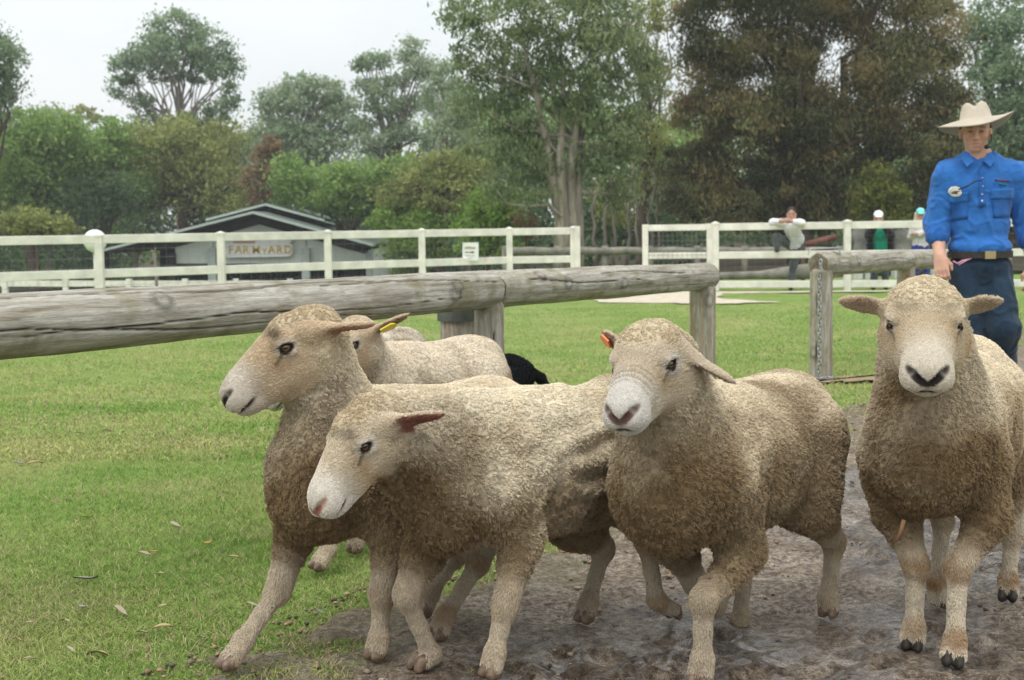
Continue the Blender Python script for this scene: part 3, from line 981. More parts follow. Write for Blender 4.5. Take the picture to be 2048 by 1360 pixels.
def slab(name, a, b, depth, th, mat, parent, y0=-1.2):
    """roof sheet from edge a to b running back by depth"""
    d0, d1 = np.array([0, y0, 0]), np.array([0, depth, 0])
    n = np.array([0, 0, th])
    v = [a + d0, b + d0, b + d1, a + d1, a + d0 + n, b + d0 + n, b + d1 + n, a + d1 + n]
    return mesh_obj(name, v, [(0, 1, 2, 3), (7, 6, 5, 4), (0, 4, 5, 1), (1, 5, 6, 2), (2, 6, 7, 3), (3, 7, 4, 0)], mat, parent, smooth=False)
slab('roof', eL, apex, 11, 0.10, M_ROOF, shed)
slab('roof', apex, eR, 11, 0.10, M_ROOF, shed)
for a, b in ((eL, apex), (apex, eR)):
    o_ = np.array([0, -1.24, 0.05])
    beam('fascia', a + o_, b + o_, 0.03, 0.045, M_TRIM, shed)
a2, l2, r2 = sp_(515, 409, 3), sp_(392, 441, 3), sp_(637, 442, 3)
slab('clerestory_roof', l2, a2, 6, 0.09, M_ROOF, shed)
slab('clerestory_roof', a2, r2, 6, 0.09, M_ROOF, shed)
for a, b in ((l2, a2), (a2, r2)):
    o_ = np.array([0, -1.24, 0.03])
    beam('fascia', a + o_, b + o_, 0.03, 0.045, M_TRIM, shed)
def prism(name, pts, dy, mat, parent, y0=0.0):
    n = len(pts)
    v = [p + np.array([0, y0, 0]) for p in pts] + [p + np.array([0, y0 + dy, 0]) for p in pts]
    f = [tuple(range(n))[::-1], tuple(range(n, 2 * n))] + [(i, (i + 1) % n, n + (i + 1) % n, n + i) for i in range(n)]
    return mesh_obj(name, v, f, mat, parent, smooth=False)
prism('clerestory_wall', [sp_(402, 441), sp_(515, 412), sp_(628, 442), sp_(628, 470), sp_(402, 470)], 0.2, M_DARK, shed, 2.6)
prism('gable_screen', [sp_(214, 507), sp_(517, 431), sp_(745, 491), sp_(700, 500), sp_(518, 448), sp_(330, 500)], 0.12, M_DARK, shed, -0.05)
# pale front wall in panels
wl_pts = [(350, 496), (425, 474.5), (518, 449), (612, 475), (735, 510), (735, 527), (350, 527)]
cuts = [350, 424, 428, 610, 616, 735]
def wall_top(x):
    return np.interp(x, [330, 518, 740], [500.5, 449, 511])
for a_, b_ in ((350, 425), (427, 518), (518, 611), (613, 735)):
    prism('wall_panel', [sp_(a_, 527), sp_(a_, wall_top(a_)), sp_(b_, wall_top(b_)), sp_(b_, 527)][::-1], 0.12, M_SHED, shed, 0.05)
for px, w_, mt in ((345, 0.13, M_DARK), (425, 0.16, M_TRIM), (612, 0.16, M_TRIM), (214, 0.10, M_DARK), (738, 0.12, M_TRIM)):
    tp = 496 if px in (425, 612) else 505
    t_, b_ = sp_(px, tp), sp_(px, 527)
    beam('post', (t_[0], ZS - 0.08, base_z), (t_[0], ZS - 0.08, t_[2]), w_, w_, mt, shed, up=(0, 1, 0))
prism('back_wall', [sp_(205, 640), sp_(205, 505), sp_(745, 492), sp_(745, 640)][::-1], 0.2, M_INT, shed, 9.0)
prism('side_wall', [sp_(740, 640), sp_(735, 500), sp_(745, 500), sp_(745, 640)][::-1], 9.0, M_SHED, shed, 0.3)
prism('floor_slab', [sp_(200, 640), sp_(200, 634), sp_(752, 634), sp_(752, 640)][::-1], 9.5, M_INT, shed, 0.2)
# sign with letters
M_SIGN = flat_mat('sign_white', (0.78, 0.78, 0.76), 0.5, 0.3, 0.04)
M_GOLD = flat_mat('sign_gold', (0.55, 0.40, 0.06), 0.5, 0.3, 0.35, 9)
M_RED = flat_mat('sign_red', (0.50, 0.28, 0.26), 0.5, 0.3, 0.2)
def text_mesh(name, body, size, mat, parent, centre, width=None, extrude=0.01, bold=0.0, rx=math.pi / 2):
    cu = bpy.data.curves.new(name, 'FONT')
    cu.body = body
    cu.size = size
    cu.extrude = extrude
    cu.offset = bold
    cu.align_x, cu.align_y = 'CENTER', 'CENTER'
    cu.resolution_u = 3
    t = bpy.data.objects.new(name, cu)
    COL.objects.link(t)
    bpy.context.view_layer.update()
    me = bpy.data.meshes.new_from_object(t.evaluated_get(bpy.context.evaluated_depsgraph_get()))
    bpy.data.objects.remove(t)
    o = bpy.data.objects.new(name, me)
    COL.objects.link(o)
    me.materials.clear()
    me.materials.append(mat)
    o.parent = parent
    base = np.zeros(3)
    p = parent
    while p is not None:
        base += np.array(p.location)
        p = p.parent
    o.location = [float(x) for x in np.array(centre) - base]
    o.rotation_euler = (rx, 0, 0)
    if width:
        k = width / max(1e-6, max(v.co.x for v in me.vertices) - min(v.co.x for v in me.vertices))
        o.scale = (k, k, 1) if body != 'x' else (1, 1, 1)
    return o
YS = ZS - 0.20
pxm = F_PX / ZS
pl = []
cs = at(518, 499.5, YS)
hw_, hh_ = 67 / pxm, 14.5 / pxm
for cx_, cz_, a0_ in ((hw_ - hh_ * 0.8, hh_ * 0.2, 0), (-hw_ + 0.12, hh_ - 0.12, 90), (-hw_ + 0.12, -hh_ + 0.12, 180), (hw_ - hh_ * 0.8, -hh_ * 0.2, 270)):
    rr = hh_ * 0.8 if cx_ > 0 else 0.12
    for k in range(6):
        a_ = math.radians(a0_ + k * 18)
        pl.append(cs + np.array([cx_ + rr * math.cos(a_), 0, cz_ + rr * math.sin(a_)]))
board = prism('sign_board', pl, 0.06, M_SIGN, shed)
tt = at(548, 474, YS)
fig = [(-0.7, -0.2), (-0.55, 0.05), (-0.25, 0.0), (-0.15, 0.18), (0.0, 0.22), (0.12, 0.1), (0.3, 0.05), (0.62, 0.08), (0.72, -0.2), (0.3, -0.32), (-0.3, -0.32)]
prism('sign_topper', [tt + np.array([a, 0, b]) for a, b in fig][::-1], 0.05, M_SIGN, shed, 0.005)
lets = []
for i, ch in enumerate('FARMYARD'):
    px_ = (462, 477, 492, 512, 529, 543, 559, 576)[i]
    lt_ = text_mesh('letter', ch, 0.44 if ch != 'Y' else 0.34, M_GOLD, shed, at(px_, 500 if ch != 'Y' else 503, YS - 0.012), extrude=0.012, bold=0.006)
    lt_.parent = board
prism('sign_strip', [at(466, 487, YS), at(466, 481.5, YS), at(510, 481.5, YS), at(510, 487, YS)][::-1], 0.05, M_RED, shed, -0.004)

# ------------------------------------------------------------------ trees
def leaf_mat(name, cols, transl=0.45):
    m, N, L, b = new_mat(name, 0.65, spec=0.2)
    a = N.new('ShaderNodeAttribute')
    a.attribute_name = 'tint'
    if name.split('_')[0] in ('gum', 'grey', 'mid', 'olive', 'paperbark'): cols = [tuple(min(0.5, v * 1.32) for v in c) for c in cols]
    r = ramp_node(N, L, a.outputs['Fac'], [(i / (len(cols) - 1), c) for i, c in enumerate(cols)])
    L.new(r.outputs['Color'], b.inputs['Base Color'])
    t = N.new('ShaderNodeBsdfTranslucent')
    L.new(r.outputs['Color'], t.inputs['Color'])
    mx = N.new('ShaderNodeMixShader')
    mx.inputs['Fac'].default_value = transl
    L.new(b.outputs['BSDF'], mx.inputs[1])
    L.new(t.outputs['BSDF'], mx.inputs[2])
    L.new(mx.outputs['Shader'], N['Material Output'].inputs['Surface'])
    return m
LM = dict(
    gum=leaf_mat('gum_leaves', [(0.088, 0.135, 0.076), (0.164, 0.230, 0.128), (0.274, 0.350, 0.208)]),
    grey=leaf_mat('grey_green_leaves', [(0.120, 0.175, 0.105), (0.230, 0.306, 0.175), (0.361, 0.449, 0.274)]),
    mid=leaf_mat('mid_green_leaves', [(0.099, 0.164, 0.048), (0.186, 0.285, 0.079), (0.295, 0.405, 0.131)]),
    olive=leaf_mat('olive_leaves', [(0.110, 0.131, 0.048), (0.201, 0.230, 0.075), (0.329, 0.339, 0.120)]),
    bright=leaf_mat('bright_green_leaves', [(0.134, 0.229, 0.047), (0.237, 0.370, 0.079), (0.346, 0.432, 0.126)]),
    yellow=leaf_mat('yellow_green_leaves', [(0.062, 0.078, 0.018), (0.125, 0.145, 0.032), (0.20, 0.205, 0.055)]),
    rust=leaf_mat('rust_needles', [(0.065, 0.074, 0.034), (0.130, 0.135, 0.058), (0.205, 0.200, 0.085), (0.29, 0.225, 0.105)], 0.38),
    russet=leaf_mat('russet_leaves', [(0.150, 0.106, 0.056), (0.250, 0.163, 0.094), (0.350, 0.237, 0.138)]),
    paper=leaf_mat('paperbark_leaves', [(0.085, 0.120, 0.052), (0.155, 0.195, 0.088), (0.235, 0.275, 0.140)]),
    dark=leaf_mat('dark_leaves', [(0.044, 0.075, 0.035), (0.092, 0.145, 0.065), (0.164, 0.230, 0.110)]),
)
def bark(name, c1, c2, sc=6):
    m, N, L, b = new_mat(name, 0.9, spec=0.1)
    tc = N.new('ShaderNodeTexCoord')
    mp = N.new('ShaderNodeMapping')
    mp.inputs['Scale'].default_value = (sc, sc, sc * 0.15)
    L.new(tc.outputs['Object'], mp.inputs['Vector'])
    n = noise_node(N, L, 1.5, 5, mp.outputs['Vector'], 0.6, 0.5)
    r = ramp_node(N, L, n.outputs['Fac'], [(0.3, c1), (0.65, c2)])
    L.new(r.outputs['Color'], b.inputs['Base Color'])
    bump_node(N, L, n.outputs['Fac'], b, 0.8, 0.05)
    return m
BK_PALE = bark('paper_bark', (0.17, 0.145, 0.12), (0.42, 0.37, 0.31))
BK_GREY = bark('grey_bark', (0.12, 0.10, 0.085), (0.30, 0.26, 0.22))
BK_DARK = bark('dark_bark', (0.05, 0.04, 0.032), (0.14, 0.10, 0.075))
LEAF_K = 23.0
LEAFN = [0]
def leaf_cloud(blobs, dens, size, asp, droop, seed, sub=0.30, shell=0.5, nck=1.0, con=0.5):
    """blobs: (centre, (rx, ry, rz)); returns verts, quads, tint and cluster centres"""
    R = np.random.default_rng(seed)
    C, T, S, CT = [], [], [], []
    for c, r in blobs:
        c, r = np.array(c), np.array(r)
        n = max(60, int(LEAF_K * dens * r[0] * r[2] / (size ** 2 * asp)))
        nc = max(5, int(9 * (r[0] * r[2]) / (0.30 * min(r)) ** 2 * 0.30))
        nc = max(5, int(min(nc, 90) * nck))
        d = R.normal(size=(nc, 3))
        d /= np.linalg.norm(d, axis=1)[:, None]
        rad = (R.random(nc) ** (1 / 3)) * (1 - shell) + shell * (0.6 + 0.45 * R.random(nc))
        cc = c + d * r * rad[:, None]
        sg = sub * min(r) * (0.55 + 0.9 * R.random(nc))
        tn = R.random(nc)
        k = R.integers(0, nc, n)
        g = R.normal(size=(n, 3)) * np.array([1, 1, 0.62])
        C.append(cc[k] + g * sg[k][:, None])
        up = g[:, 2] * 0.16
        T.append(np.clip(0.5 + con * (tn[k] - 0.5) * 1.5 + 0.35 * (R.random(n) - 0.5), 0, 1))
        CT.append(cc)
    C, T = np.concatenate(C), np.concatenate(T)
    n = len(C)
    LEAFN[0] += n
    a = R.normal(size=(n, 3)) + np.array([0, 0, -droop])
    a /= np.linalg.norm(a, axis=1)[:, None]
    b = np.cross(a, R.normal(size=(n, 3)) + np.array([0, 0, 0.3]))
    b /= np.linalg.norm(b, axis=1)[:, None] + 1e-9
    s = size * (0.6 + 0.8 * R.random(n))[:, None]
    V = np.stack([C - a * s * 0.5, C + b * s * asp * 0.5 + a * s * 0.05, C + a * s * 0.5, C - b * s * asp * 0.5 + a * s * 0.05], 1).reshape(-1, 3)
    Q = np.arange(4 * n).reshape(n, 4)
    return V, Q, np.repeat(T, 4), np.concatenate(CT)
def limb_parts(stems, seg=7):
    return [tube(p, r, seg) for p, r in stems]
def crown_obj(parent, V, Q, T, mat):
    o = mesh_obj('crown', V, Q, mat, parent, smooth=False)
    a = o.data.attributes.new('tint', 'FLOAT', 'POINT')
    a.data.foreach_set('value', T.astype(np.float32))
    return o
def wob(a, b, n, amp, R):
    a, b = np.array(a, float), np.array(b, float)
    p = [a + (b - a) * t for t in np.linspace(0, 1, n)]
    return [q + (R.normal(size=3) * amp if 0 < i < n - 1 else 0) for i, q in enumerate(p)]
def make_tree(name, label, px, Y, blobs, mat, size=0.16, dens=1.2, asp=0.42, droop=0.4, trunk_r=0.18, bk=BK_GREY, seed=0, limbs=14, fork=None, cat='tree', group=None, stems=None, depth=1.0, sub=0.30, base_dx=0, shell=0.5, nck=1.0, con=0.5):
    R = np.random.default_rng(seed + 500)
    m = Y / F_PX
    bl = []
    for b_ in blobs:
        cx, cy, rx, ry = b_[:4]
        dy = (R.random() - 0.5) * (rx + ry) * m * 0.9 * depth if len(b_) < 5 else b_[4]
        c = at(cx, cy, Y + dy)
        bl.append((c, (rx * m, (rx + ry) * 0.5 * m * depth, ry * m)))
    bx = at(px + base_dx, 470, Y)[0]
    base = g3(bx, Y, -0.1)
    root = empty(name, base, label, cat, group)
    V, Q, T, CC = leaf_cloud(bl, dens, size, asp, droop, seed, sub, shell, nck, con)
    crown_obj(root, V, Q, T, LM[mat])
    fk = at(px, fork if fork else np.mean([b_[1] for b_ in blobs]), Y)
    if stems is None:
        tr = [(wob(base, fk, 7, trunk_r * 0.35, R), list(np.linspace(trunk_r * 1.15, trunk_r * 0.6, 7)))]
    else:
        tr = []
        for st in stems:
            pts = [at(x_, y_, Y + dz) for x_, y_, dz, _ in st]
            pts[0] = np.array([pts[0][0], pts[0][1], base[2]])
            tr.append((pts, [r_ for *_, r_ in st]))
    tl = multi('trunk', limb_parts(tr, 9), bk, root, True)
    if limbs:
        idx = R.choice(len(CC), min(limbs, len(CC)), replace=False)
        br = []
        for i_ in idx:
            e = CC[i_]
            src = tr[R.integers(len(tr))]
            k = min(len(src[0]) - 1, max(1, int(len(src[0]) * (0.55 + 0.45 * R.random()))))
            s0 = src[0][k]
            if s0[2] > e[2] + 0.5: s0 = src[0][max(1, k - 2)]
            r0 = min(src[1][k], trunk_r * 0.62) * 0.72
            br.append((wob(s0, e, 6, np.linalg.norm(e - s0) * 0.035, R), list(np.linspace(r0, r0 * 0.18, 6))))
        lb_ = tag(multi('limb', limb_parts(br, 5), bk, root, True), kind='stuff')
        lb_.parent = tl
    return root
# the wood behind everything, one mass of far foliage
R_ = np.random.default_rng(77)
fb_ = []
for i in range(190):
    px_ = R_.uniform(-500, 2500)
    Yf = R_.uniform(82, 112)
    topy = 285 if px_ < 560 else (345 if px_ < 900 else 230)
    py_ = R_.uniform(topy, 575 if px_ < 1000 else 480)
    m_ = Yf / F_PX
    rr_ = R_.uniform(45, 85) * m_
    fb_.append((at(px_, py_, Yf), (rr_ * 1.15, rr_, rr_ * 0.85)))
V, Q, T, _cc = leaf_cloud(fb_, 0.50, 0.42, 0.5, 0.2, 78, 0.34)
wood = mesh_obj('far_wood', V, Q, LM['mid'], None, smooth=False)
a_ = wood.data.attributes.new('tint', 'FLOAT', 'POINT')
a_.data.foreach_set('value', (T * 0.75).astype(np.float32))
tag(wood, 'mass of distant green forest behind the farm', 'forest', kind='stuff')
# dark understorey below the crowns
fb_ = []
for i in range(120):
    px_ = R_.uniform(-400, 2450)
    Yf = R_.uniform(60, 78) if px_ < 1000 else R_.uniform(44, 58)
    py_ = R_.uniform(380, 560) if px_ < 1000 else R_.uniform(330, 510)
    m_ = Yf / F_PX
    rr_ = R_.uniform(40, 70) * m_
    fb_.append((at(px_, py_, Yf), (rr_ * 1.2, rr_, rr_ * 0.8)))
for q_ in ((1075, 430), (1100, 460), (1060, 480), (1170, 440), (1190, 480)): fb_.append((at(q_[0], q_[1], 46), (0.75, 0.7, 0.7)))
V, Q, T, _cc = leaf_cloud(fb_, 0.6, 0.28, 0.5, 0.2, 79, 0.34)
und = mesh_obj('undergrowth', V, Q, LM['dark'], None, smooth=False)
a_ = und.data.attributes.new('tint', 'FLOAT', 'POINT')
a_.data.foreach_set('value', T.astype(np.float32))
tag(und, 'dark undergrowth filling the space under the trees', 'undergrowth', kind='stuff')

for k_, (px_, Y_, top_, w_, mt_) in enumerate(((-40, 80, 225, 70, 'olive'), (95, 84, 215, 60, 'grey'), (150, 78, 250, 46, 'mid'), (265, 82, 250, 60, 'mid'), (480, 80, 265, 60, 'grey'), (540, 78, 240, 44, 'grey'), (730, 80, 300, 60, 'grey'), (860, 76, 290, 60, 'olive'), (930, 62, 250, 60, 'grey'), (1340, 60, 240, 70, 'mid'))):
    make_tree('tree', ('olive tree at the left edge of the far tree line', 'pale rounded tree on the skyline left of the flat-topped tree', 'mid green tree below the flat-topped skyline tree', 'green skyline tree under the left of the tall gum', 'grey-green tree under the right of the tall gum', 'small grey-green tree left of the rounded-tuft gum', 'pale tree in the dip before the open gum', 'olive tree below the open gum', 'hazy grey-green tree left of the paperbark crown', 'green tree deep between paperbark and she-oak')[k_], px_, Y_,
              [(px_, top_ + 30, w_ * 0.8, 34), (px_ - w_ * 0.5, top_ + 75, w_ * 0.75, 44), (px_ + w_ * 0.5, top_ + 80, w_ * 0.75, 44), (px_, top_ + 135, w_ * 1.1, 50), (px_ + 10, top_ + 200, w_ * 1.1, 50)], mt_, 0.27, 0.95, 0.45, 0.5, 0.22, BK_GREY, 300 + k_, 10, top_ + 110)
make_tree('gum_tree', 'tall domed gum tree with bare fanning branches above the shed', 358, 76, [(350, 60, 62, 38), (300, 105, 62, 38), (410, 100, 58, 42), (255, 135, 30, 34), (350, 105, 75, 40), (452, 140, 28, 48), (238, 172, 24, 28), (465, 188, 16, 28), (330, 150, 40, 18), (400, 150, 40, 18), (285, 205, 30, 18), (440, 215, 35, 28), (390, 245, 50, 26), (300, 250, 45, 26)],
          'gum', 0.22, 0.95, 0.4, 0.8, 0.22, BK_GREY, 101, 44, 250, sub=0.28, nck=0.65, con=0.7)
make_tree('tree', 'leafy olive tree in front of the tall gum, trunk beside the shed roof', 362, 66, [(340, 300, 80, 55), (430, 300, 62, 62), (300, 370, 70, 55), (390, 370, 90, 60), (450, 380, 45, 50), (350, 270, 60, 40)],
          'olive', 0.22, 1.3, 0.45, 0.5, 0.28, BK_DARK, 102, 16, 330)
make_tree('gum_tree', 'dark gum tree cut off by the left edge of the view', -15, 55, [(8, 115, 34, 42), (0, 165, 40, 36), (-50, 100, 60, 70), (-60, 200, 60, 60), (18, 195, 16, 14)],
          'gum', 0.17, 1.3, 0.4, 0.8, 0.22, BK_DARK, 103, 12, 220)
make_tree('tree', 'broad green tree low on the left behind the globe lamp', 60, 62, [(40, 250, 62, 36), (110, 262, 60, 40), (20, 310, 60, 60), (95, 330, 60, 50), (150, 300, 50, 50), (50, 385, 60, 50)],
          'mid', 0.22, 1.3, 0.5, 0.3, 0.25, BK_DARK, 104, 12, 330)
make_tree('tree', 'green tree between the globe lamp and the tall gum', 205, 64, [(180, 330, 50, 60), (225, 300, 45, 45), (245, 370, 50, 60), (190, 395, 60, 40), (225, 260, 30, 26)],
          'mid', 0.22, 1.3, 0.5, 0.3, 0.22, BK_DARK, 105, 10, 360)
make_tree('tree', 'little flat-topped tree on the far skyline at left', 168, 95, [(168, 225, 24, 14), (150, 240, 16, 10), (190, 238, 16, 10)], 'olive', 0.26, 1.1, 0.5, 0.3, 0.14, BK_GREY, 106, 8, 250)
make_tree('bush', 'yellowish bush at the far left above the white fence', 70, 44, [(60, 440, 60, 30), (110, 452, 50, 24), (20, 455, 50, 26)], 'olive', 0.15, 1.4, 0.5, 0.2, 0.06, BK_DARK, 107, 6, 460, cat='bush')
make_tree('tree', 'rusty brown tree standing just left of the shed ridge', 528, 60, [(530, 320, 26, 40), (520, 370, 34, 40), (540, 290, 18, 24)], 'russet', 0.20, 1.2, 0.4, 0.5, 0.14, BK_DARK, 108, 8, 350)
make_tree('gum_tree', 'grey-green gum with rounded tufts right of the tall gum', 610, 72, [(600, 175, 50, 26), (555, 205, 46, 32), (645, 180, 50, 26), (590, 235, 70, 42), (660, 245, 55, 48), (560, 290, 60, 46), (640, 310, 70, 48), (690, 215, 30, 30)],
          'grey', 0.24, 1.3, 0.42, 0.6, 0.26, BK_GREY, 109, 22, 260)
make_tree('gum_tree', 'open gum with separate leaf tufts and sky showing through', 790, 70, [(750, 122, 40, 18), (722, 132, 20, 12), (820, 100, 24, 26), (835, 135, 40, 26), (745, 175, 40, 22), (795, 165, 28, 16), (770, 210, 46, 20), (720, 250, 36, 18), (815, 215, 26, 20), (850, 200, 26, 22), (800, 262, 40, 22), (745, 285, 40, 22), (860, 280, 26, 20)],
          'grey', 0.20, 1.45, 0.42, 0.6, 0.26, BK_GREY, 110, 34, 300, sub=0.36)
make_tree('gum_tree', 'pale drooping gum tree between the open gum and the paperbark', 885, 58, [(890, 150, 34, 32), (880, 205, 40, 40), (900, 270, 40, 46), (930, 215, 30, 40)], 'grey', 0.18, 1.1, 0.35, 1.0, 0.16, BK_GREY, 111, 14, 250)
make_tree('tree', 'soft green tree above the right half of the shed', 700, 58, [(660, 370, 60, 46), (740, 360, 70, 40), (600, 380, 50, 46), (810, 345, 60, 36), (700, 400, 70, 40), (575, 345, 34, 34)],
          'mid', 0.20, 1.35, 0.5, 0.3, 0.22, BK_DARK, 112, 12, 400)
make_tree('tree', 'light olive tree in the middle distance behind the bright bushes', 880, 50, [(860, 350, 60, 40), (930, 340, 60, 46), (800, 390, 60, 30), (900, 395, 70, 34)], 'olive', 0.18, 1.3, 0.45, 0.4, 0.2, BK_DARK, 113, 12, 380)
make_tree('bush', 'bright green bush over the fence by the arrow sign', 975, 36, [(985, 405, 46, 34), (1000, 440, 40, 36), (950, 445, 46, 34), (965, 485, 50, 30), (1010, 490, 40, 30)], 'bright', 0.13, 1.45, 0.55, 0.2, 0.07, BK_DARK, 114, 8, 480, cat='bush')
make_tree('bush', 'bright green bush spreading right of the shed roof', 840, 50, [(800, 425, 46, 30), (855, 445, 46, 30), (765, 440, 30, 22), (815, 475, 50, 34), (880, 485, 46, 36), (800, 520, 40, 34)], 'bright', 0.14, 1.4, 0.55, 0.2, 0.07, BK_DARK, 115, 8, 480, cat='bush')
make_tree('bush', 'small reddish shrub left of the paperbark trunks', 1052, 34, [(1050, 440, 20, 22), (1062, 462, 16, 18)], 'russet', 0.12, 1.0, 0.5, 0.2, 0.05, BK_DARK, 116, 6, 470, cat='bush')
make_tree('paperbark_tree', 'huge paperbark with several pale trunks in the centre', 1135, 33, [(1000, 40, 90, 60), (1110, 30, 100, 70), (1230, 40, 90, 80), (960, 110, 60, 46), (1050, 130, 90, 60), (1170, 120, 90, 70), (1260, 150, 60, 80), (970, 200, 70, 60), (1070, 220, 80, 50), (1180, 220, 80, 50), (1000, 290, 80, 50), (1080, 310, 60, 46), (1200, 310, 60, 46), (1270, 260, 50, 70), (1040, 370, 70, 40), (1100, -70, 160, 70), (1250, 380, 40, 40), (920, 30, 40, 34)],
          'paper', 0.150, 0.80, 0.30, 1.3, 0.20, BK_PALE, 117, 30, 200, sub=0.30, nck=0.6, con=0.8,
          stems=[[(1122, 500, 0, 0.216), (1124, 440, 0, 0.187), (1112, 390, -0.1, 0.144), (1098, 330, -0.2, 0.122), (1090, 270, -0.3, 0.094), (1070, 180, -0.3, 0.065), (1040, 60, -0.3, 0.036)],
                 [(1128, 500, 0.1, 0.173), (1128, 440, -0.1, 0.144), (1124, 380, -0.2, 0.122), (1120, 310, -0.3, 0.101), (1128, 210, -0.2, 0.072), (1120, 80, 0, 0.036)],
                 [(1148, 500, 0.1, 0.187), (1146, 440, 0.0, 0.158), (1142, 380, -0.1, 0.122), (1146, 300, -0.2, 0.108), (1160, 200, -0.2, 0.079), (1200, 60, 0, 0.036)],
                 [(1154, 500, 0.2, 0.173), (1156, 440, 0.05, 0.137), (1155, 380, 0, 0.115), (1160, 290, 0.1, 0.094), (1180, 180, 0.3, 0.065), (1260, 40, 0.3, 0.029)]])
make_tree('tree', 'slender green tree with sky gaps between paperbark and brown conifer', 1290, 44, [(1280, 60, 40, 60), (1310, 160, 40, 60), (1290, 260, 50, 60), (1320, 330, 50, 50), (1240, 400, 60, 50), (1330, 20, 30, 40)], 'olive', 0.16, 0.75, 0.3, 1.2, 0.16, BK_DARK, 118, 16, 300)
make_tree('she_oak_tree', 'massive brown she-oak with drooping rusty needles behind the onlookers', 1600, 38, [(1440, 40, 80, 70), (1570, 30, 110, 80), (1720, 30, 110, 80), (1850, 50, 80, 80), (1420, 140, 70, 60), (1530, 150, 100, 66), (1660, 150, 110, 70), (1790, 150, 100, 80), (1890, 170, 50, 80), (1400, 240, 70, 60), (1500, 250, 90, 66), (1620, 260, 100, 70), (1750, 270, 100, 76), (1860, 290, 60, 80), (1370, 330, 66, 50), (1460, 350, 80, 56), (1580, 370, 90, 60), (1700, 370, 90, 60), (1820, 390, 80, 50), (1380, 400, 60, 40), (1480, 420, 70, 40), (1600, 430, 90, 40), (1600, -80, 240, 70)],
          'rust', 0.165, 1.6, 0.24, 1.2, 0.42, BK_DARK, 119, 22, 300, sub=0.30, nck=0.5, con=0.8)
make_tree('tree', 'dark green tree at the right edge behind the stockman', 2010, 44, [(1990, 40, 70, 60), (2060, 110, 80, 80), (1990, 170, 50, 80), (2040, 260, 70, 80), (1980, 330, 50, 60), (2060, 380, 80, 70), (1950, 410, 50, 50), (2160, 200, 90, 150), (2010, 450, 90, 40)], 'gum', 0.17, 1.2, 0.45, 0.5, 0.3, BK_DARK, 120, 16, 300)
make_tree('bush', 'yellow-green shrub behind the white-capped onlooker', 1758, 30, [(1745, 385, 36, 30), (1785, 395, 34, 34), (1760, 350, 30, 30), (1725, 415, 30, 24), (1790, 430, 40, 24)], 'yellow', 0.11, 0.8, 0.5, 0.3, 0.05, BK_DARK, 121, 10, 430, cat='bush')
# bare thin trunks of the thicket right of the paperbark
for i, (px_, lean, h_) in enumerate(((1205, 10, 330), (1228, -6, 350), (1252, 14, 320), (1276, -8, 360), (1300, 6, 340), (1322, -4, 370), (1188, 4, 360))):
    R = np.random.default_rng(900 + i)
    p0, p1 = at(px_, 480, 37 + i * 0.6), at(px_ + lean, h_, 37 + i * 0.6)
    rt = empty('sapling', g3(p0[0], p0[1], -0.05), 'thin bare sapling in the dark thicket right of the paperbark', 'tree', 'thin saplings in the thicket')
    multi('trunk', [tube(wob((p0[0], p0[1], -0.1), p1, 7, 0.05, R), list(np.linspace(0.06, 0.03, 7)), 6)], BK_GREY, rt, True)

# ------------------------------------------------------------------ sheep
M_SKIN = attr_mat('sheep_skin', 0.95, 0.05, 0.2, 90, bump=0.4, bscale=260)
M_WOOL = strand_mat('wool_fibre')
M_HOOF = flat_mat('hoof_horn', (0.17, 0.115, 0.075), 0.45, 0.4, 0.5, 60, 0.3, 150)
M_HOOF_D = flat_mat('hoof_dark', (0.032, 0.026, 0.021), 0.6, 0.3, 0.4, 60, 0.3, 150)
def eye_mat(name, iris):
    m, N, L, b = new_mat(name, 0.06, spec=0.6)
    tc = N.new('ShaderNodeTexCoord')
    sep = N.new('ShaderNodeSeparateXYZ')
    L.new(tc.outputs['Object'], sep.inputs['Vector'])
    def mth(op, a, bb=None):
        n = N.new('ShaderNodeMath')
        n.operation = op
        for i, v in enumerate((a, bb)):
            if v is None: continue
            if isinstance(v, (int, float)): n.inputs[i].default_value = v
            else: L.new(v, n.inputs[i])
        return n.outputs[0]
    y, z = sep.outputs['Y'], sep.outputs['Z']
    r = mth('SQRT', mth('ADD', mth('MULTIPLY', y, y), mth('MULTIPLY', z, z)))
    base = ramp_node(N, L, r, [(0.30, iris), (0.52, tuple(c * 0.45 for c in iris)), (0.60, (0.02, 0.012, 0.008)), (1.0, (0.015, 0.01, 0.008))])
    ay, az = mth('ABSOLUTE', y), mth('ABSOLUTE', z)
    pupil = mth('MULTIPLY', mth('LESS_THAN', ay, 0.42), mth('LESS_THAN', az, 0.19))
    L.new(mix_node(N, L, pupil, base.outputs['Color'], (0.004, 0.004, 0.004)), b.inputs['Base Color'])
    return m
M_EYE = eye_mat('sheep_eye', (0.19, 0.105, 0.038))
M_TAG_Y = flat_mat('tag_yellow', (0.80, 0.62, 0.04), 0.4, 0.4, 0.08)
M_TAG_O = flat_mat('tag_orange', (0.85, 0.22, 0.05), 0.4, 0.4, 0.08)

def frame_from(fwd, up=(0, 0, 1), roll=0.0):
    x = nrm(fwd)
    y = nrm(np.cross(up, x))
    z = np.cross(x, y)
    if roll:
        y, z = y * math.cos(roll) + z * math.sin(roll), z * math.cos(roll) - y * math.sin(roll)
    return np.stack([x, y, z])          # rows are the local axes

def uv_ball(r=1.0, seg=20, ring=12):
    v, f = [], []
    for i in range(ring + 1):
        t = math.pi * i / ring
        for j in range(seg):
            a = 2 * math.pi * j / seg
            v.append((r * math.sin(t) * math.cos(a), r * math.sin(t) * math.sin(a), r * math.cos(t)))
    for i in range(ring):
        for j in range(seg):
            f.append((i * seg + j, i * seg + (j + 1) % seg, (i + 1) * seg + (j + 1) % seg, (i + 1) * seg + j))
    return v, f

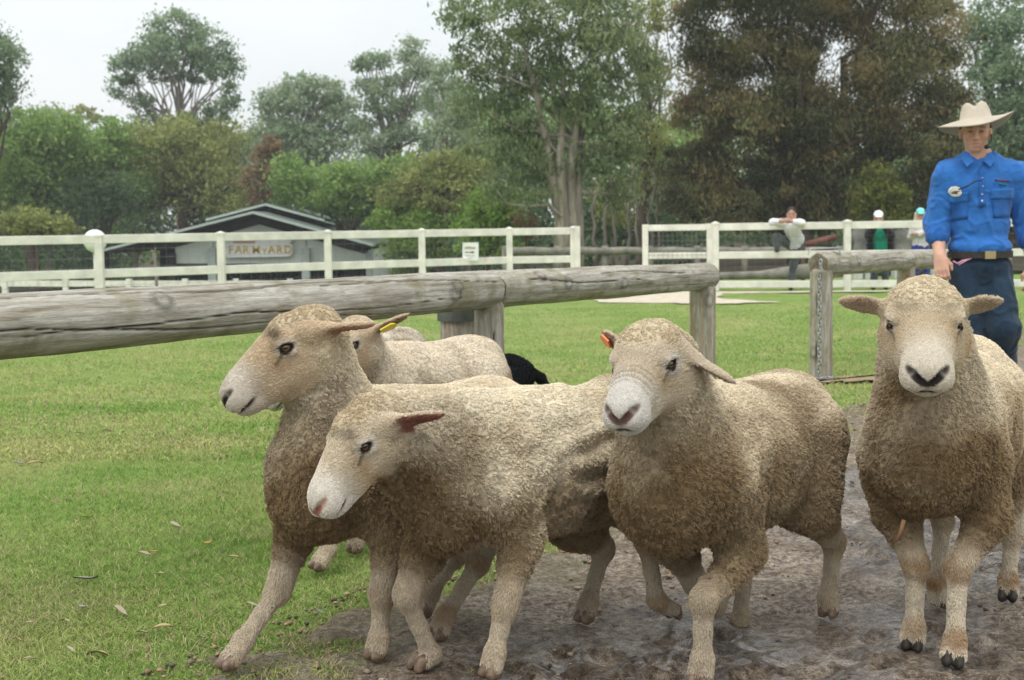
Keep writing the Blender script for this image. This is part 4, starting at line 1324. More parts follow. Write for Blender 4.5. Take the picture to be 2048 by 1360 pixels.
class Sheep:
    def __init__(s, O, h, sc=1.0, wide=1.0):
        s.O = np.array([O[0], O[1], 0.0])
        s.h = nrm([h[0], h[1], 0])
        s.l = np.array([-s.h[1], s.h[0], 0])
        s.z = np.array([0, 0, 1.0])
        s.sc, s.wide = sc, wide
        s.B = np.stack([s.h, s.l, s.z])
    def L(s, u, v, z):
        return s.O + s.sc * (s.h * u + s.l * v * s.wide + s.z * z)
    def V(s, px, py, v):                # sight line meets the body's lengthwise plane at side offset v
        d = ray(px, py)
        t = ((s.O - CAMP) @ s.l + v) / (d @ s.l)
        return CAMP + d * t
    def U(s, px, py, u):                # sight line meets the body's cross plane at u
        d = ray(px, py)
        t = ((s.O - CAMP) @ s.h + u) / (d @ s.h)
        return CAMP + d * t

def build_sheep(S, name, label, legs, head, group='sheep running along the path', cat='sheep', step=0.0110, hstep=0.0046,
                wool_n=1.0, tones=None, ears=None, neck=None, folds=0.0, ripples=0.0, torso_dz=0.0, dark_hoof=False, black=False, tail=False, seed=1, lumps=1.0, coat=0.0044, chest_drop=0.0):
    R = np.random.default_rng(seed)
    T = dict(top=(0.70, 0.605, 0.455), side=(0.49, 0.375, 0.235), dirt_shade=(0.20, 0.132, 0.068), face=(0.55, 0.43, 0.30), muzzle=(0.62, 0.55, 0.47),
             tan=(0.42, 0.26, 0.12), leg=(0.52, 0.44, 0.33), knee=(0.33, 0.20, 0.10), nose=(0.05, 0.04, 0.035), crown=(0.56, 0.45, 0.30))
    T.update(tones or {})
    T = {k_: np.array(v_) for k_, v_ in T.items()}
    Lc = S.L
    pr = []
    sc = S.sc
    w = S.wide
    def E(u, v, z, ru, rv, rz, k=0.08, tg='torso', op='+'):
        pr.append(ell(Lc(u, v, z + torso_dz), np.array([ru, rv * w, rz]) * sc, S.B, k, op, tg))
    E(0.00, 0, 0.545, 0.20, 0.160, 0.190)
    E(-0.28, 0, 0.545, 0.31, 0.190, 0.195)
    E(-0.54, 0, 0.56, 0.20, 0.170, 0.180)
    E(0.10, 0, 0.49 - chest_drop, 0.115, 0.120, 0.145)
    E(-0.08, 0, 0.665, 0.20, 0.090, 0.075)
    E(-0.30, 0, 0.45, 0.26, 0.150, 0.115)
    E(-0.62, 0, 0.66, 0.10, 0.09, 0.07)
    # head
    hp, fw = np.array(head['p']), nrm(head['f'])
    H = frame_from(fw, head.get('up', (0, 0, 1)), head.get('roll', 0.0))
    hs = head.get('s', 1.0)
    hw = head.get('w', 1.0)
    def HL(x, y, z): return hp + hs * (H[0] * x + H[1] * y * hw + H[2] * z)
    def eye_frame(y):
        out = nrm(np.array([0.32, y * 1.0, 0.10]) @ H)
        hz = nrm(H[0] * 0.45 + nrm([H[0][0], H[0][1], 0]) * 0.55)
        hz = nrm(hz - out * (hz @ out))
        u_ = np.cross(hz, out) * 1.0
        if u_ @ H[2] < 0: u_ = -u_
        return np.stack([hz, out, u_]), HL(0.016, y * 0.0625, 0.019)
    def HE(c, r, k=0.02, tg='face', op='+', RR=None):
        pr.append(ell(HL(*c), np.array(r) * hs * np.array([1, hw, 1]), H if RR is None else RR, k, op, tg))
    def HC(a, b, ra, rb, k=0.02, tg='face', op='+', sq=None):
        pr.append(cap(HL(*a), HL(*b), ra * hs, rb * hs, k, op, tg, (H[1], hw) if (hw != 1.0 and op == '+') else sq))
    pf = head.get('puff', 1.0)
    HE((-0.05, 0, -0.005), (0.085, 0.064, 0.068), 0.03, 'crown')
    HE((-0.055, 0, 0.022), (0.080, 0.060, 0.044 * pf), 0.03, 'crown')
    if pf > 1.1: HE((-0.03, 0, 0.055), (0.065, 0.060, 0.034), 0.03, 'crown')
    HC((0.00, 0, -0.005), (0.135, 0, -0.022), 0.064, 0.041, 0.025)
    HC((0.00, 0, 0.028), (0.135, 0, 0.004), 0.046, 0.033, 0.03)
    for y in (-1, 1):
        HC((-0.050, y * 0.034, -0.052), (0.085, y * 0.020, -0.052), 0.043, 0.027, 0.025, 'cheek')
        HE((0.170, y * 0.020, -0.036), (0.036, 0.027, 0.026), 0.014)
        HE((0.004, y * 0.050, 0.038), (0.036, 0.020, 0.013), 0.016)
        ER, ec = eye_frame(y)
        pr.append(ell(ec + ER[2] * 0.0135 * hs - ER[1] * 0.001, np.array((0.024, 0.0115, 0.0075)) * hs, ER, 0.008, '+', 'face'))
        pr.append(ell(ec - ER[2] * 0.0125 * hs - ER[1] * 0.002, np.array((0.022, 0.0105, 0.0065)) * hs, ER, 0.008, '+', 'face'))
    HE((0.162, 0, -0.018), (0.047, 0.045, 0.042), 0.020)
    HE((0.150, 0, -0.062), (0.040, 0.030, 0.020), 0.016, 'chin')
    HE((0.10, 0, -0.062), (0.07, 0.036, 0.024), 0.02, 'chin')
    for y in (-1, 1):
        HC((0.208, y * 0.009, -0.022), (0.198, y * 0.027, -0.004), 0.0055, 0.0080, 0.006, 'n', '-')
        HC((0.198, y * 0.027, -0.004), (0.180, y * 0.040, 0.004), 0.0080, 0.0055, 0.006, 'n', '-')
        HC((0.203, y * 0.004, -0.053), (0.175, y * 0.036, -0.053), 0.004, 0.004, 0.008, 'n', '-')
        HC((0.175, y * 0.036, -0.053), (0.130, y * 0.048, -0.046), 0.004, 0.004, 0.008, 'n', '-')
        ER, ec = eye_frame(y)
        pr.append(ell(ec + ER[1] * 0.006 * hs, np.array((0.0165, 0.0105, 0.0082)) * hs, ER, 0.005, '-', 'n'))
    # ears
    ears = ears or {}
    earpr = []
    for y, key in ((1, 'l'), (-1, 'r')):
        e = dict(d=(-0.25, y * 1.0, -0.05), n=(0.9, 0, -0.3), len=0.135, w=0.030)
        e.update(ears.get(key, {}))
        if e.get('off'): continue
        dl = nrm(e['d'])
        nl = np.array(e['n'], float)
        nl = nrm(nl - dl * (nl @ dl))
        D, Nn = dl @ H, nl @ H
        Wd = np.cross(Nn, D)
        b0 = HL(-0.060, y * 0.062, 0.018)
        ln = e['len'] * hs
        RR = np.stack([D, Wd, Nn])
        q = [cap(b0 - D * 0.02, b0 + D * ln * 0.35, 0.021 * hs, 0.014 * hs, 0.018, '+', 'ear'),
             ell(b0 + D * ln * 0.52, np.array([ln * 0.40, e['w'] * hs, 0.0070]), RR, 0.012, '+', 'ear'),
             ell(b0 + D * ln * 0.76, np.array([ln * 0.34, e['w'] * 0.52 * hs, 0.0055]), RR, 0.012, '+', 'ear'),
             ell(b0 + D * ln * 0.52 + Nn * 0.013, np.array([ln * 0.36, e['w'] * 0.70 * hs, 0.0105]), RR, 0.006, '-', 'n')]
        pr += q
        earpr.append((b0, D, Nn, Wd, ln))
    # neck
    hb = HL(-0.07, 0, -0.035)
    nk = dict(r0=0.150, r1=0.078, u=0.02, z=0.60, mid=None)
    nk.update(neck or {})
    nb = Lc(nk['u'], 0, nk['z'])
    nm = (nb + hb) / 2 + (np.array(nk['mid']) if nk['mid'] is not None else 0)
    side = nrm(np.cross(hb - nb, S.z))
    pr.append(cap(nb, nm, nk['r0'] * sc, (nk['r0'] + nk['r1']) / 2 * sc, 0.07, '+', 'neck', (S.l, 0.80)))
    pr.append(cap(nm, hb, (nk['r0'] + nk['r1']) / 2 * sc, nk['r1'] * sc, 0.05, '+', 'neck', (S.l, 0.86)))
    # legs
    hooves = []
    for key, J in legs.items():
        if J.get('ground', True):
            J['d'][2] = max(J['d'][2], 0.016)
            J['c'][2] = max(J['c'][2], 0.072)
        fore = key[0] == 'f'
        sg = 1 if key[1] == 'l' else -1
        if fore:
            top = np.array(J.get('top', Lc(0.0, 0.095 * sg, 0.50)))
            pr.append(cap(top, J['a'], 0.095 * sc, 0.056 * sc, 0.05, '+', 'uleg'))
            up2 = J['a'] + (J['b'] - J['a']) * 0.8
            um = J['a'] + (up2 - J['a']) * (0.95 if J.get('woolly') else 0.5)
            pr.append(cap(J['a'], um, 0.053 * sc, 0.042 if not J.get('woolly') else 0.033, 0.03, '+', 'mleg'))
            pr.append(cap(um, up2, 0.040 if not J.get('woolly') else 0.032, 0.031, 0.02, '+', 'leg'))
            pr.append(cap(up2, J['b'], 0.031, 0.029, 0.02, '+', 'leg'))
        else:
            top = np.array(J.get('top', Lc(-0.53, 0.095 * sg, 0.56)))
            pr.append(cap(top, J['a'], 0.130 * sc, 0.088 * sc, 0.06, '+', 'uleg'))
            up2 = J['a'] + (J['b'] - J['a']) * 0.75
            um = J['a'] + (up2 - J['a']) * 0.6
            pr.append(cap(J['a'], um, 0.072 * sc, 0.050, 0.04, '+', 'mleg'))
            pr.append(cap(um, up2, 0.048, 0.036, 0.03, '+', 'leg'))
            pr.append(cap(up2, J['b'], 0.034, 0.027, 0.02, '+', 'leg'))
            bk = nrm(J['b'] - J['c']) * 0.022 - S.h * 0.006
            pr.append(cap(J['b'], J['b'] + bk, 0.022, 0.016, 0.015, '+', 'leg'))
        pr.append(ell(J['b'], (0.0315, 0.0315, 0.037), None, 0.012, '+', 'leg'))
        mid = (J['b'] + J['c']) / 2
        pr.append(cap(J['b'], mid, 0.026, 0.0195, 0.015, '+', 'leg'))
        pr.append(cap(mid, J['c'], 0.0195, 0.022, 0.012, '+', 'leg'))
        pr.append(ell(J['c'], (0.0275, 0.0275, 0.028), None, 0.010, '+', 'leg'))
        toe = nrm(J.get('toe', S.h))
        dn = nrm(J['d'] - J['c'])
        latd = nrm(np.cross(toe, dn)) if abs(toe @ dn) < 0.98 else S.l
        for q in (-1, 1):
            pr.append(cap(J['c'] + latd * q * 0.006, J['d'] + latd * q * 0.014 - dn * 0.028, 0.0205, 0.0190, 0.007, '+', 'leg'))
        hooves.append((J, toe, dn, latd))
    if tail:
        t0 = Lc(-0.72, 0, 0.68)
        for a_, b_ in zip(tail[:-1], tail[1:]):
            pr.append(cap(a_, b_, 0.024, 0.018, 0.02, '+', 'leg'))
    fb = [(hp - 0.23 * hs, hp + 0.23 * hs)] if hstep else None
    V, Q = sdf_mesh(pr, step, fb, hstep, 1)
    N = normals(V, Q)
    # regions
    d_t = field(pr, V, ('torso', 'uleg'))
    d_n = field(pr, V, ('neck',))
    d_f = field(pr, V, ('face', 'chin', 'cheek'))
    d_cr = field(pr, V, ('crown',))
    d_e = field(pr, V, ('ear',))
    d_l = field(pr, V, ('leg',))
    d_m = field(pr, V, ('mleg',))
    d_ck = field(pr, V, ('cheek',))
    hl = ((V - hp) @ H.T) / hs / np.array([1, hw, 1])
    bl = (V - S.O) @ S.B.T / sc
    nz1 = fbm(V, 9, 3, seed)
    nz2 = fbm(V, 35, 2, seed + 9)
    nz3 = fbm(V, 4, 2, seed + 5)
    near_head = np.minimum(np.minimum(d_f, d_cr), d_e) < np.minimum(d_n, d_t)
    w_leg = sstep(0.012, -0.012, d_l - np.minimum(np.minimum(d_t, d_n), d_m - 0.004 * 0))
    w_ear = sstep(0.004, -0.004, d_e - np.minimum(np.minimum(d_f, d_cr), np.minimum(d_n, d_t)))
    # the bare face runs from the muzzle to just behind the eyes, wool above and behind
    facey = sstep(-0.055, -0.005, hl[:, 0] - 0.30 * np.maximum(hl[:, 2] - 0.02, 0) - 0.35 * np.maximum(-hl[:, 2] - 0.05, 0) + (nz2 - 0.5) * 0.05)
    facey *= sstep(0.085, 0.050, hl[:, 2] - 0.30 * hl[:, 0] + (nz2 - 0.5) * 0.03)
    w_face = np.where(near_head, facey, 0.0) * (1 - w_ear)
    wool = np.clip(1 - w_leg - w_face - w_ear, 0, 1)
    # coat colour
    upn = sstep(-0.25, 0.8, N[:, 2] + (nz1 - 0.5) * 0.9)
    hgt = bl[:, 2]
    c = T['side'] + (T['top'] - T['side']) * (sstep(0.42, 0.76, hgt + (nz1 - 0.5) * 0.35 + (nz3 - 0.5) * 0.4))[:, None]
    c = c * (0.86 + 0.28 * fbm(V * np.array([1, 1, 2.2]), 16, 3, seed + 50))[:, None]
    dirt_shade = sstep(0.64, 0.38, hgt + (nz1 - 0.5) * 0.45 + (nz3 - 0.5) * 0.5 - 0.10 * sstep(-0.1, -0.5, bl[:, 0])) * 0.62  # lower chest and belly: grime plus their shade painted into the coat
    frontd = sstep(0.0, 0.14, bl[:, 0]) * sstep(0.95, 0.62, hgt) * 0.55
    dirt_shade = np.clip(dirt_shade + frontd * (0.5 + nz3), 0, 0.9)
    c = c + (T['dirt_shade'] - c) * dirt_shade[:, None]
    ck = np.where(near_head | (d_n < d_t), 1.0, 0.0) * wool
    cw = T['crown'] + (T['side'] - T['crown']) * sstep(0.3, 0.7, nz1)[:, None]
    c = c + (cw - c) * (ck * sstep(0.04, -0.03, d_cr - d_n) * 0.8)[:, None]
    # legs: pale, brown at knees and fetlocks
    cl = T['leg'] * (0.80 + 0.4 * nz1[:, None])
    cl = cl + (np.array([0.33, 0.235, 0.14]) - cl) * (0.75 * sstep(0.20, 0.36, V[:, 2] + (nz1 - 0.5) * 0.16) + 0.35 * sstep(0.5, 0.75, nz2) * sstep(0.12, 0.02, V[:, 2]))[:, None]
    cl = cl * (0.80 + 0.4 * fbm(V * np.array([2, 2, 0.7]), 40, 2, seed + 70))[:, None]
    for J, toe, dn, latd in hooves:
        for key, amt, rad in (('b', J.get('kb', 0.5), 0.055), ('c', J.get('kc', 0.35), 0.050)):
            dd = np.linalg.norm(V - J[key], axis=1)
            cl = cl + (T['knee'] - cl) * (amt * sstep(rad, rad * 0.45, dd + (nz2 - 0.5) * 0.03))[:, None]
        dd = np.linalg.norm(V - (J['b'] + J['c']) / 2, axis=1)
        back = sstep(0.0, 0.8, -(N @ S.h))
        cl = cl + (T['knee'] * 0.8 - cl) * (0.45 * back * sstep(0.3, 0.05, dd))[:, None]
    c = c + (cl - c) * w_leg[:, None]
    cf = T['face'] + (T['muzzle'] - T['face']) * sstep(0.07, 0.16, hl[:, 0] + (nz2 - 0.5) * 0.06)[:, None]
    tn = sstep(0.45, 0.75, nz1) * sstep(0.12, 0.02, hl[:, 0]) + 0.8 * sstep(0.035, 0.0, np.abs(hl[:, 0] - 0.055)) * sstep(0.05, 0.01, np.abs(hl[:, 2] - 0.0)) * sstep(0.02, 0.05, np.abs(hl[:, 1])) * nz2
    cf = cf + (T['tan'] - cf) * np.clip(tn, 0, 0.75)[:, None]
    brow = sstep(0.03, 0.0, np.abs(hl[:, 0] - 0.02)) * sstep(0.03, 0.0, np.abs(hl[:, 2] - 0.062)) * T.get('brow', np.array(0.0))
    cf = cf + (np.array([0.07, 0.045, 0.025]) - cf) * np.clip(brow * (0.4 + nz2), 0, 0.8)[:, None]
    for y in (-1, 1):
        ed = np.linalg.norm((hl - np.array([0.016, y * 0.064, 0.019])) * np.array([0.85, 1, 1.15]), axis=1)
        cf = cf + (T['muzzle'] * 0.95 - cf) * (0.75 * sstep(0.036, 0.022, ed))[:, None]
        cf = cf + (np.array([0.035, 0.022, 0.016]) - cf) * (sstep(0.0205, 0.0155, ed))[:, None]
        td = pdist(cap((0.034, y * 0.062, 0.012), (0.058, y * 0.056, -0.004), 0.001), hl[:, 0], hl[:, 1], hl[:, 2])
        cf = cf + (np.array([0.09, 0.05, 0.03]) - cf) * (T.get('tear', 0.7) * sstep(0.007, 0.001, td))[:, None]
        nd = np.minimum(pdist(cap((0.208, y * 0.007, -0.024), (0.198, y * 0.028, -0.004), 0.006), hl[:, 0], hl[:, 1], hl[:, 2]), pdist(cap((0.198, y * 0.028, -0.004), (0.180, y * 0.041, 0.004), 0.006, 0.004), hl[:, 0], hl[:, 1], hl[:, 2]))
        cf = cf + (T['nose'] - cf) * sstep(0.006, 0.001, nd)[:, None]
        md = np.minimum(pdist(cap((0.203, y * 0.002, -0.053), (0.175, y * 0.036, -0.053), 0.003), hl[:, 0], hl[:, 1], hl[:, 2]),
                        pdist(cap((0.175, y * 0.036, -0.053), (0.130, y * 0.048, -0.046), 0.003), hl[:, 0], hl[:, 1], hl[:, 2]))
        cf = cf + (np.array([0.05, 0.035, 0.03]) - cf) * (0.95 * sstep(0.0055, 0.001, md))[:, None]
    ph = pdist(cap((0.213, 0, -0.022), (0.212, 0, -0.048), 0.002), hl[:, 0], hl[:, 1], hl[:, 2])
    cf = cf + (T['nose'] * 1.2 - cf) * (0.8 * sstep(0.006, 0.0, ph))[:, None]
    c = c + (cf - c) * w_face[:, None]
    ce = np.tile(T['face'] * 1.02, (len(V), 1))
    for b0, D, Nn, Wd, ln in earpr:
        inn = sstep(0.2, 0.7, N @ Nn) * (np.linalg.norm(V - b0 - D * ln * 0.5, axis=1) < ln * 0.75)
        ce = ce + (np.array(T.get('inner', (0.26, 0.15, 0.10))) - ce) * (inn * sstep(0.15, 0.35, ((V - b0) @ D) / ln) * 0.85)[:, None]
    c = c + (ce - c) * w_ear[:, None]
    if black:
        c = c * 0 + np.array([0.008, 0.008, 0.009])
    c = np.clip(c, 0.004, 0.9)
    # fleece relief: lumps, neck folds, flank ripples
    relief = wool * lumps * ((fbm(V, 24, 2, seed + 20) - 0.5) * 0.010 + (fbm(V, 7, 2, seed + 21) - 0.5) * 0.018)
    if folds:
        ang = np.arctan2((V - nb) @ S.l, (V - nb) @ S.h)
        fo = np.abs(np.sin(ang * 5 + (fbm(V, 5, 2, seed + 3) - 0.5) * 5))
        relief += wool * folds * (0.5 - fo) * sstep(0.02, -0.03, d_n - d_t + 0.0) * sstep(-0.3, 0.5, N @ S.h)
    if ripples:
        rp = np.sin(bl[:, 2] * 75 + bl[:, 0] * 14 + (fbm(V, 6, 2, seed + 3) - 0.5) * 9)
        relief += wool * ripples * rp * sstep(-0.16, -0.28, bl[:, 0]) * sstep(-0.62, -0.5, bl[:, 0]) * sstep(0.40, 0.47, bl[:, 2]) * sstep(0.72, 0.64, bl[:, 2])
    sidew = sstep(0.3, 0.8, np.abs(N @ S.l)) * wool * sstep(0.05, 0.02, d_t)
    relief -= sidew * 0.016 * np.exp(-((bl[:, 0] + 0.165 + 0.10 * (bl[:, 2] - 0.5) + (nz1 - 0.5) * 0.05) / 0.026) ** 2) * sstep(0.66, 0.5, bl[:, 2])
    relief -= sidew * 0.016 * np.exp(-((bl[:, 0] + 0.40 + 0.30 * (bl[:, 2] - 0.5) + (nz1 - 0.5) * 0.05) / 0.028) ** 2) * sstep(0.62, 0.48, bl[:, 2])
    if head.get('wrinkle'):
        relief += w_face * 0.0034 * np.sin(hl[:, 0] * 2 * math.pi / 0.0155) * sstep(0.075, 0.088, hl[:, 0]) * sstep(0.142, 0.128, hl[:, 0]) * sstep(0.1, 0.5, N @ H[2])
    V2 = V + N * relief[:, None]
    root = empty(name, S.O, label, cat, group)
    body = mesh_obj('body', V2, Q, M_SKIN, root)
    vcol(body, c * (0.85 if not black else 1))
    # ---- fibres
    N2 = normals(V2, Q)
    tri = np.concatenate([Q[:, [0, 1, 2]], Q[:, [0, 2, 3]]])
    ar = 0.5 * np.linalg.norm(np.cross(V2[tri[:, 1]] - V2[tri[:, 0]], V2[tri[:, 2]] - V2[tri[:, 0]]), axis=1)
    def sample(weight, dens):
        pw = ar * weight[tri].mean(1)
        n = int(pw.sum() * dens)
        if n < 1: return None
        t = tri[R.choice(len(tri), n, p=pw / pw.sum())]
        a, b = R.random(n), R.random(n)
        m = a + b > 1
        a[m], b[m] = 1 - a[m], 1 - b[m]
        wt = np.stack([1 - a - b, a, b], 1)[:, :, None]
        return t, wt
    PP, RR_, CC = [], [], []
    crownw = np.where(near_head, 1.0, 0.0)
    chunky = np.clip(sstep(0.66, 0.42, bl[:, 2]) * 0.9 + sstep(0.0, 0.12, bl[:, 0]) * 0.6 + 0.1 * nz1, 0, 1) * wool
    sm = sample(wool * (1 - 0.35 * chunky), 30000 * wool_n)
    if sm:
        t, wt = sm
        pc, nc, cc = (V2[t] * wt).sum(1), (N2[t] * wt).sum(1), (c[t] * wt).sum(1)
        ch = (chunky[t] * wt[:, :, 0]).sum(1)
        short = (crownw[t] * wt[:, :, 0]).sum(1)
        n = len(pc)
        g = np.cross(nc, R.normal(size=(n, 3)))
        g /= np.linalg.norm(g, axis=1)[:, None] + 1e-9
        g2 = np.cross(nc, g)
        lean = R.normal(size=(n, 3)) * 0.22 + np.array([0, 0, -0.45]) - S.h * 0.35
        # locks: the fleece parts along a wandering net of creases
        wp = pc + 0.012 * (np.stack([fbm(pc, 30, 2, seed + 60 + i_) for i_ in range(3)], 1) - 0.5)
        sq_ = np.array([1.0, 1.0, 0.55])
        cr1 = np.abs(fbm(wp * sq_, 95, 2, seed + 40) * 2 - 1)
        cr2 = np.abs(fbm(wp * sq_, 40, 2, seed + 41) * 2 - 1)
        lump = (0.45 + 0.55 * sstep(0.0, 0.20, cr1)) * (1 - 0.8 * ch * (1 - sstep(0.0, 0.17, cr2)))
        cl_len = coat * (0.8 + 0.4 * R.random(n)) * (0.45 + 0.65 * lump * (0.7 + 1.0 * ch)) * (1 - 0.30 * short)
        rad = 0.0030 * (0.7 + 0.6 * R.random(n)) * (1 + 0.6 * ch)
        jit_shade = ((0.90 + 0.20 * R.random(n)) * (0.50 + 0.56 * lump))[:, None]  # random tone; creases darkened in the fibre colour as painted relief shade
        for k in range(6):
            a = R.random(n) * 6.283
            rf = np.sqrt(R.random(n))
            r = rf * rad
            o = g * (np.cos(a) * r)[:, None] + g2 * (np.sin(a) * r)[:, None]
            ln = cl_len * (0.85 + 0.3 * R.random(n))
            root_p = pc + o - nc * 0.003
            mid_p = pc + o * 1.1 + nc * (ln * 0.6)[:, None] + lean * (ln * 0.15)[:, None]
            tip_p = pc + o * 0.9 + nc * ln[:, None] + (lean + R.normal(size=(n, 3)) * 0.2) * (ln * 0.6)[:, None]
            PP.append(np.stack([root_p, mid_p, tip_p], 1))
            RR_.append(np.tile(np.array([[0.0010, 0.0009, 0.0005]]), (n, 1)))
            CC.append(cc * jit_shade * (0.92 + 0.16 * R.random(n))[:, None])
    hairw = np.clip(w_face + w_leg + w_ear, 0, 1)
    for y in (-1, 1):
        ed = np.linalg.norm(hl - np.array([0.016, y * 0.068, 0.019]), axis=1)
        hairw = hairw * sstep(0.016, 0.022, ed)
        for a_, b_ in (((0.213, 0, -0.015), (0.212, 0, -0.048)), ((0.208, y * 0.006, -0.024), (0.198, y * 0.028, -0.004)), ((0.198, y * 0.028, -0.004), (0.178, y * 0.042, 0.004)), ((0.203, y * 0.002, -0.053), (0.175, y * 0.036, -0.053)), ((0.175, y * 0.036, -0.053), (0.130, y * 0.048, -0.046))):
            hairw = hairw * sstep(0.003, 0.009, pdist(cap(a_, b_, 0.004), hl[:, 0], hl[:, 1], hl[:, 2]))
    sm = sample(hairw, 110000 * wool_n)
    if sm:
        t, wt = sm
        pc, nc, cc = (V2[t] * wt).sum(1), (N2[t] * wt).sum(1), (c[t] * wt).sum(1)
        wl_ = (w_leg[t] * wt[:, :, 0]).sum(1)[:, None]
        n = len(pc)
        flow = wl_ * np.array([0, 0, -1.0]) + (1 - wl_) * (-H[0]) + R.normal(size=(n, 3)) * 0.28
        flow -= nc * (flow * nc).sum(1)[:, None]
        flow /= np.linalg.norm(flow, axis=1)[:, None] + 1e-9
        mz = (sstep(0.08, 0.17, hl[:, 0])[t] * wt[:, :, 0]).sum(1) * (1 - wl_[:, 0])
        ln = ((0.0042 + 0.003 * R.random(n) + 0.003 * wl_[:, 0]) * (1 - 0.5 * mz))[:, None]
        PP.append(np.stack([pc - nc * 0.001, pc + flow * ln * 0.5 + nc * ln * 0.28, pc + flow * ln + nc * ln * 0.36], 1))
        RR_.append(np.tile(np.array([[0.0009, 0.0008, 0.0004]]), (n, 1)))
        CC.append(cc * (0.84 + 0.30 * R.random(n))[:, None])
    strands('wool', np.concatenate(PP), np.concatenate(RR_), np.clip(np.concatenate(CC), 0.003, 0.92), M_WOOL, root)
    # ---- eyes
    for y in (-1, 1):
        ev, ef = uv_ball()
        e = mesh_obj('eye', ev, ef, M_EYE, root, local=True)
        ER, ec = eye_frame(y)
        fwd_t, out, upt = ER
        p = ec - out * 0.0085 * hs - S.O
        r = 0.0150 * hs
        e.matrix_local = Matrix((( *[float(q) for q in (out[0] * r, fwd_t[0] * r, upt[0] * r)], float(p[0])),
                                 ( *[float(q) for q in (out[1] * r, fwd_t[1] * r, upt[1] * r)], float(p[1])),
                                 ( *[float(q) for q in (out[2] * r, fwd_t[2] * r, upt[2] * r)], float(p[2])), (0, 0, 0, 1)))
    # ---- hooves
    for J, toe, dn, latd in hooves:
        ps = []
        nrmf = nrm(toe - dn * (toe @ dn) * 0.3)
        for q in (-1, 1):
            c0 = J['d'] + latd * q * 0.0145 - dn * 0.026
            ps.append(cap(c0, c0 + dn * 0.018 + nrmf * 0.010 + latd * q * 0.002, 0.0205, 0.0140, 0.004, sq=(latd, 0.80)))
            ps.append(cap(c0 + dn * 0.014 - nrmf * 0.010, c0 + dn * 0.018, 0.0175, 0.0165, 0.004, sq=(latd, 0.82)))
        vv, qq = sdf_mesh(ps, 0.005, None, None, 1)
        if J.get('ground', True): vv[:, 2] = np.maximum(vv[:, 2], 0.003)
        mesh_obj('hoof', vv, qq, M_HOOF_D if (dark_hoof or black) else M_HOOF, root)
    return root, HL, H, hs, earpr
def ear_tag(root, ear, t, mat, s=0.028, wd=0.0):
    b0, D, Nn, Wd, ln = ear
    p = b0 + D * ln * t + Wd * wd + Nn * 0.012
    v, f = [], []
    out = [(-0.5, -0.35), (0.3, -0.5), (0.55, -0.2), (0.55, 0.2), (0.3, 0.5), (-0.5, 0.35)]
    for dz in (-0.002, 0.003):
        for x, y in out:
            v.append(p + D * x * s + Wd * y * s + Nn * dz)
    n = len(out)
    f = [tuple(range(n))[::-1], tuple(range(n, 2 * n))] + [(i, (i + 1) % n, n + (i + 1) % n, n + i) for i in range(n)]
    mesh_obj('ear_tag', v, f, mat, root, smooth=False)

HD = (-0.75, -0.66)
# the near left sheep, head high and turned in profile
A = Sheep((-0.47, 3.69), (-0.69, -0.72), 0.96, 0.95)
legsA = dict(
    fr=dict(a=A.V(592, 1060, -0.11), b=A.V(556, 1182, -0.11), c=A.V(487, 1312, -0.11), d=A.V(450, 1378, -0.11), kb=0.15, kc=0.1),
    fl=dict(a=A.V(785, 1075, 0.13), b=A.V(764, 1190, 0.13), c=A.V(760, 1300, 0.13), d=A.V(748, 1362, 0.13), kb=0.35, kc=0.2),
    hl=dict(a=A.V(985, 1010, 0.12), b=A.V(957, 1125, 0.12), c=A.V(892, 1278, 0.12), d=A.V(872, 1328, 0.12), kb=0.8, kc=0.6),
    hr=dict(a=A.L(-0.48, -0.10, 0.42), b=A.V(912, 1110, -0.08), c=A.V(862, 1262, -0.08), d=A.V(842, 1305, -0.08), kb=0.3))
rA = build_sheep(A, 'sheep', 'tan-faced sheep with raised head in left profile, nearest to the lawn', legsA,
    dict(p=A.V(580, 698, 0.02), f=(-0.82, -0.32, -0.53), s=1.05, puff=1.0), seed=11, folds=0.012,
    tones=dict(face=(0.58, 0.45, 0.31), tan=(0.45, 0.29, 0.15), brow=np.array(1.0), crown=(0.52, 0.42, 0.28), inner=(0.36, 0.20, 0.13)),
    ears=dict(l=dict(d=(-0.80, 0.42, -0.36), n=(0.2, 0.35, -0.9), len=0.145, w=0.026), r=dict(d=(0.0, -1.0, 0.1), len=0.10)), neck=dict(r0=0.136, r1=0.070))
# the foremost sheep, head lowered
B = Sheep((-0.11, 3.53), HD, 0.95, 0.95)
legsB = dict(
    fl=dict(a=B.V(1045, 1075, 0.10), b=B.V(1010, 1212, 0.10), c=B.V(990, 1320, 0.10), d=B.V(978, 1392, 0.10), kb=0.3, kc=0.15),
    fr=dict(a=B.V(850, 1095, -0.10), b=B.V(812, 1190, -0.10), c=B.V(862, 1308, -0.10), d=B.V(828, 1330, -0.10), kb=0.15, kc=0.1, ground=False, toe=(-0.5, -0.4, -0.6)),
    hr=dict(a=B.V(1150, 1040, -0.09), b=B.V(1207, 1098, -0.09), c=B.V(1178, 1245, -0.09), d=B.V(1166, 1302, -0.09), kb=0.5, kc=0.25),
    hl=dict(a=B.V(1262, 985, 0.12), b=B.V(1292, 1080, 0.12), c=B.V(1313, 1200, 0.12), d=B.V(1350, 1225, 0.12), kb=0.6, kc=0.6, ground=False, toe=(0.3, 0.2, -0.9)))
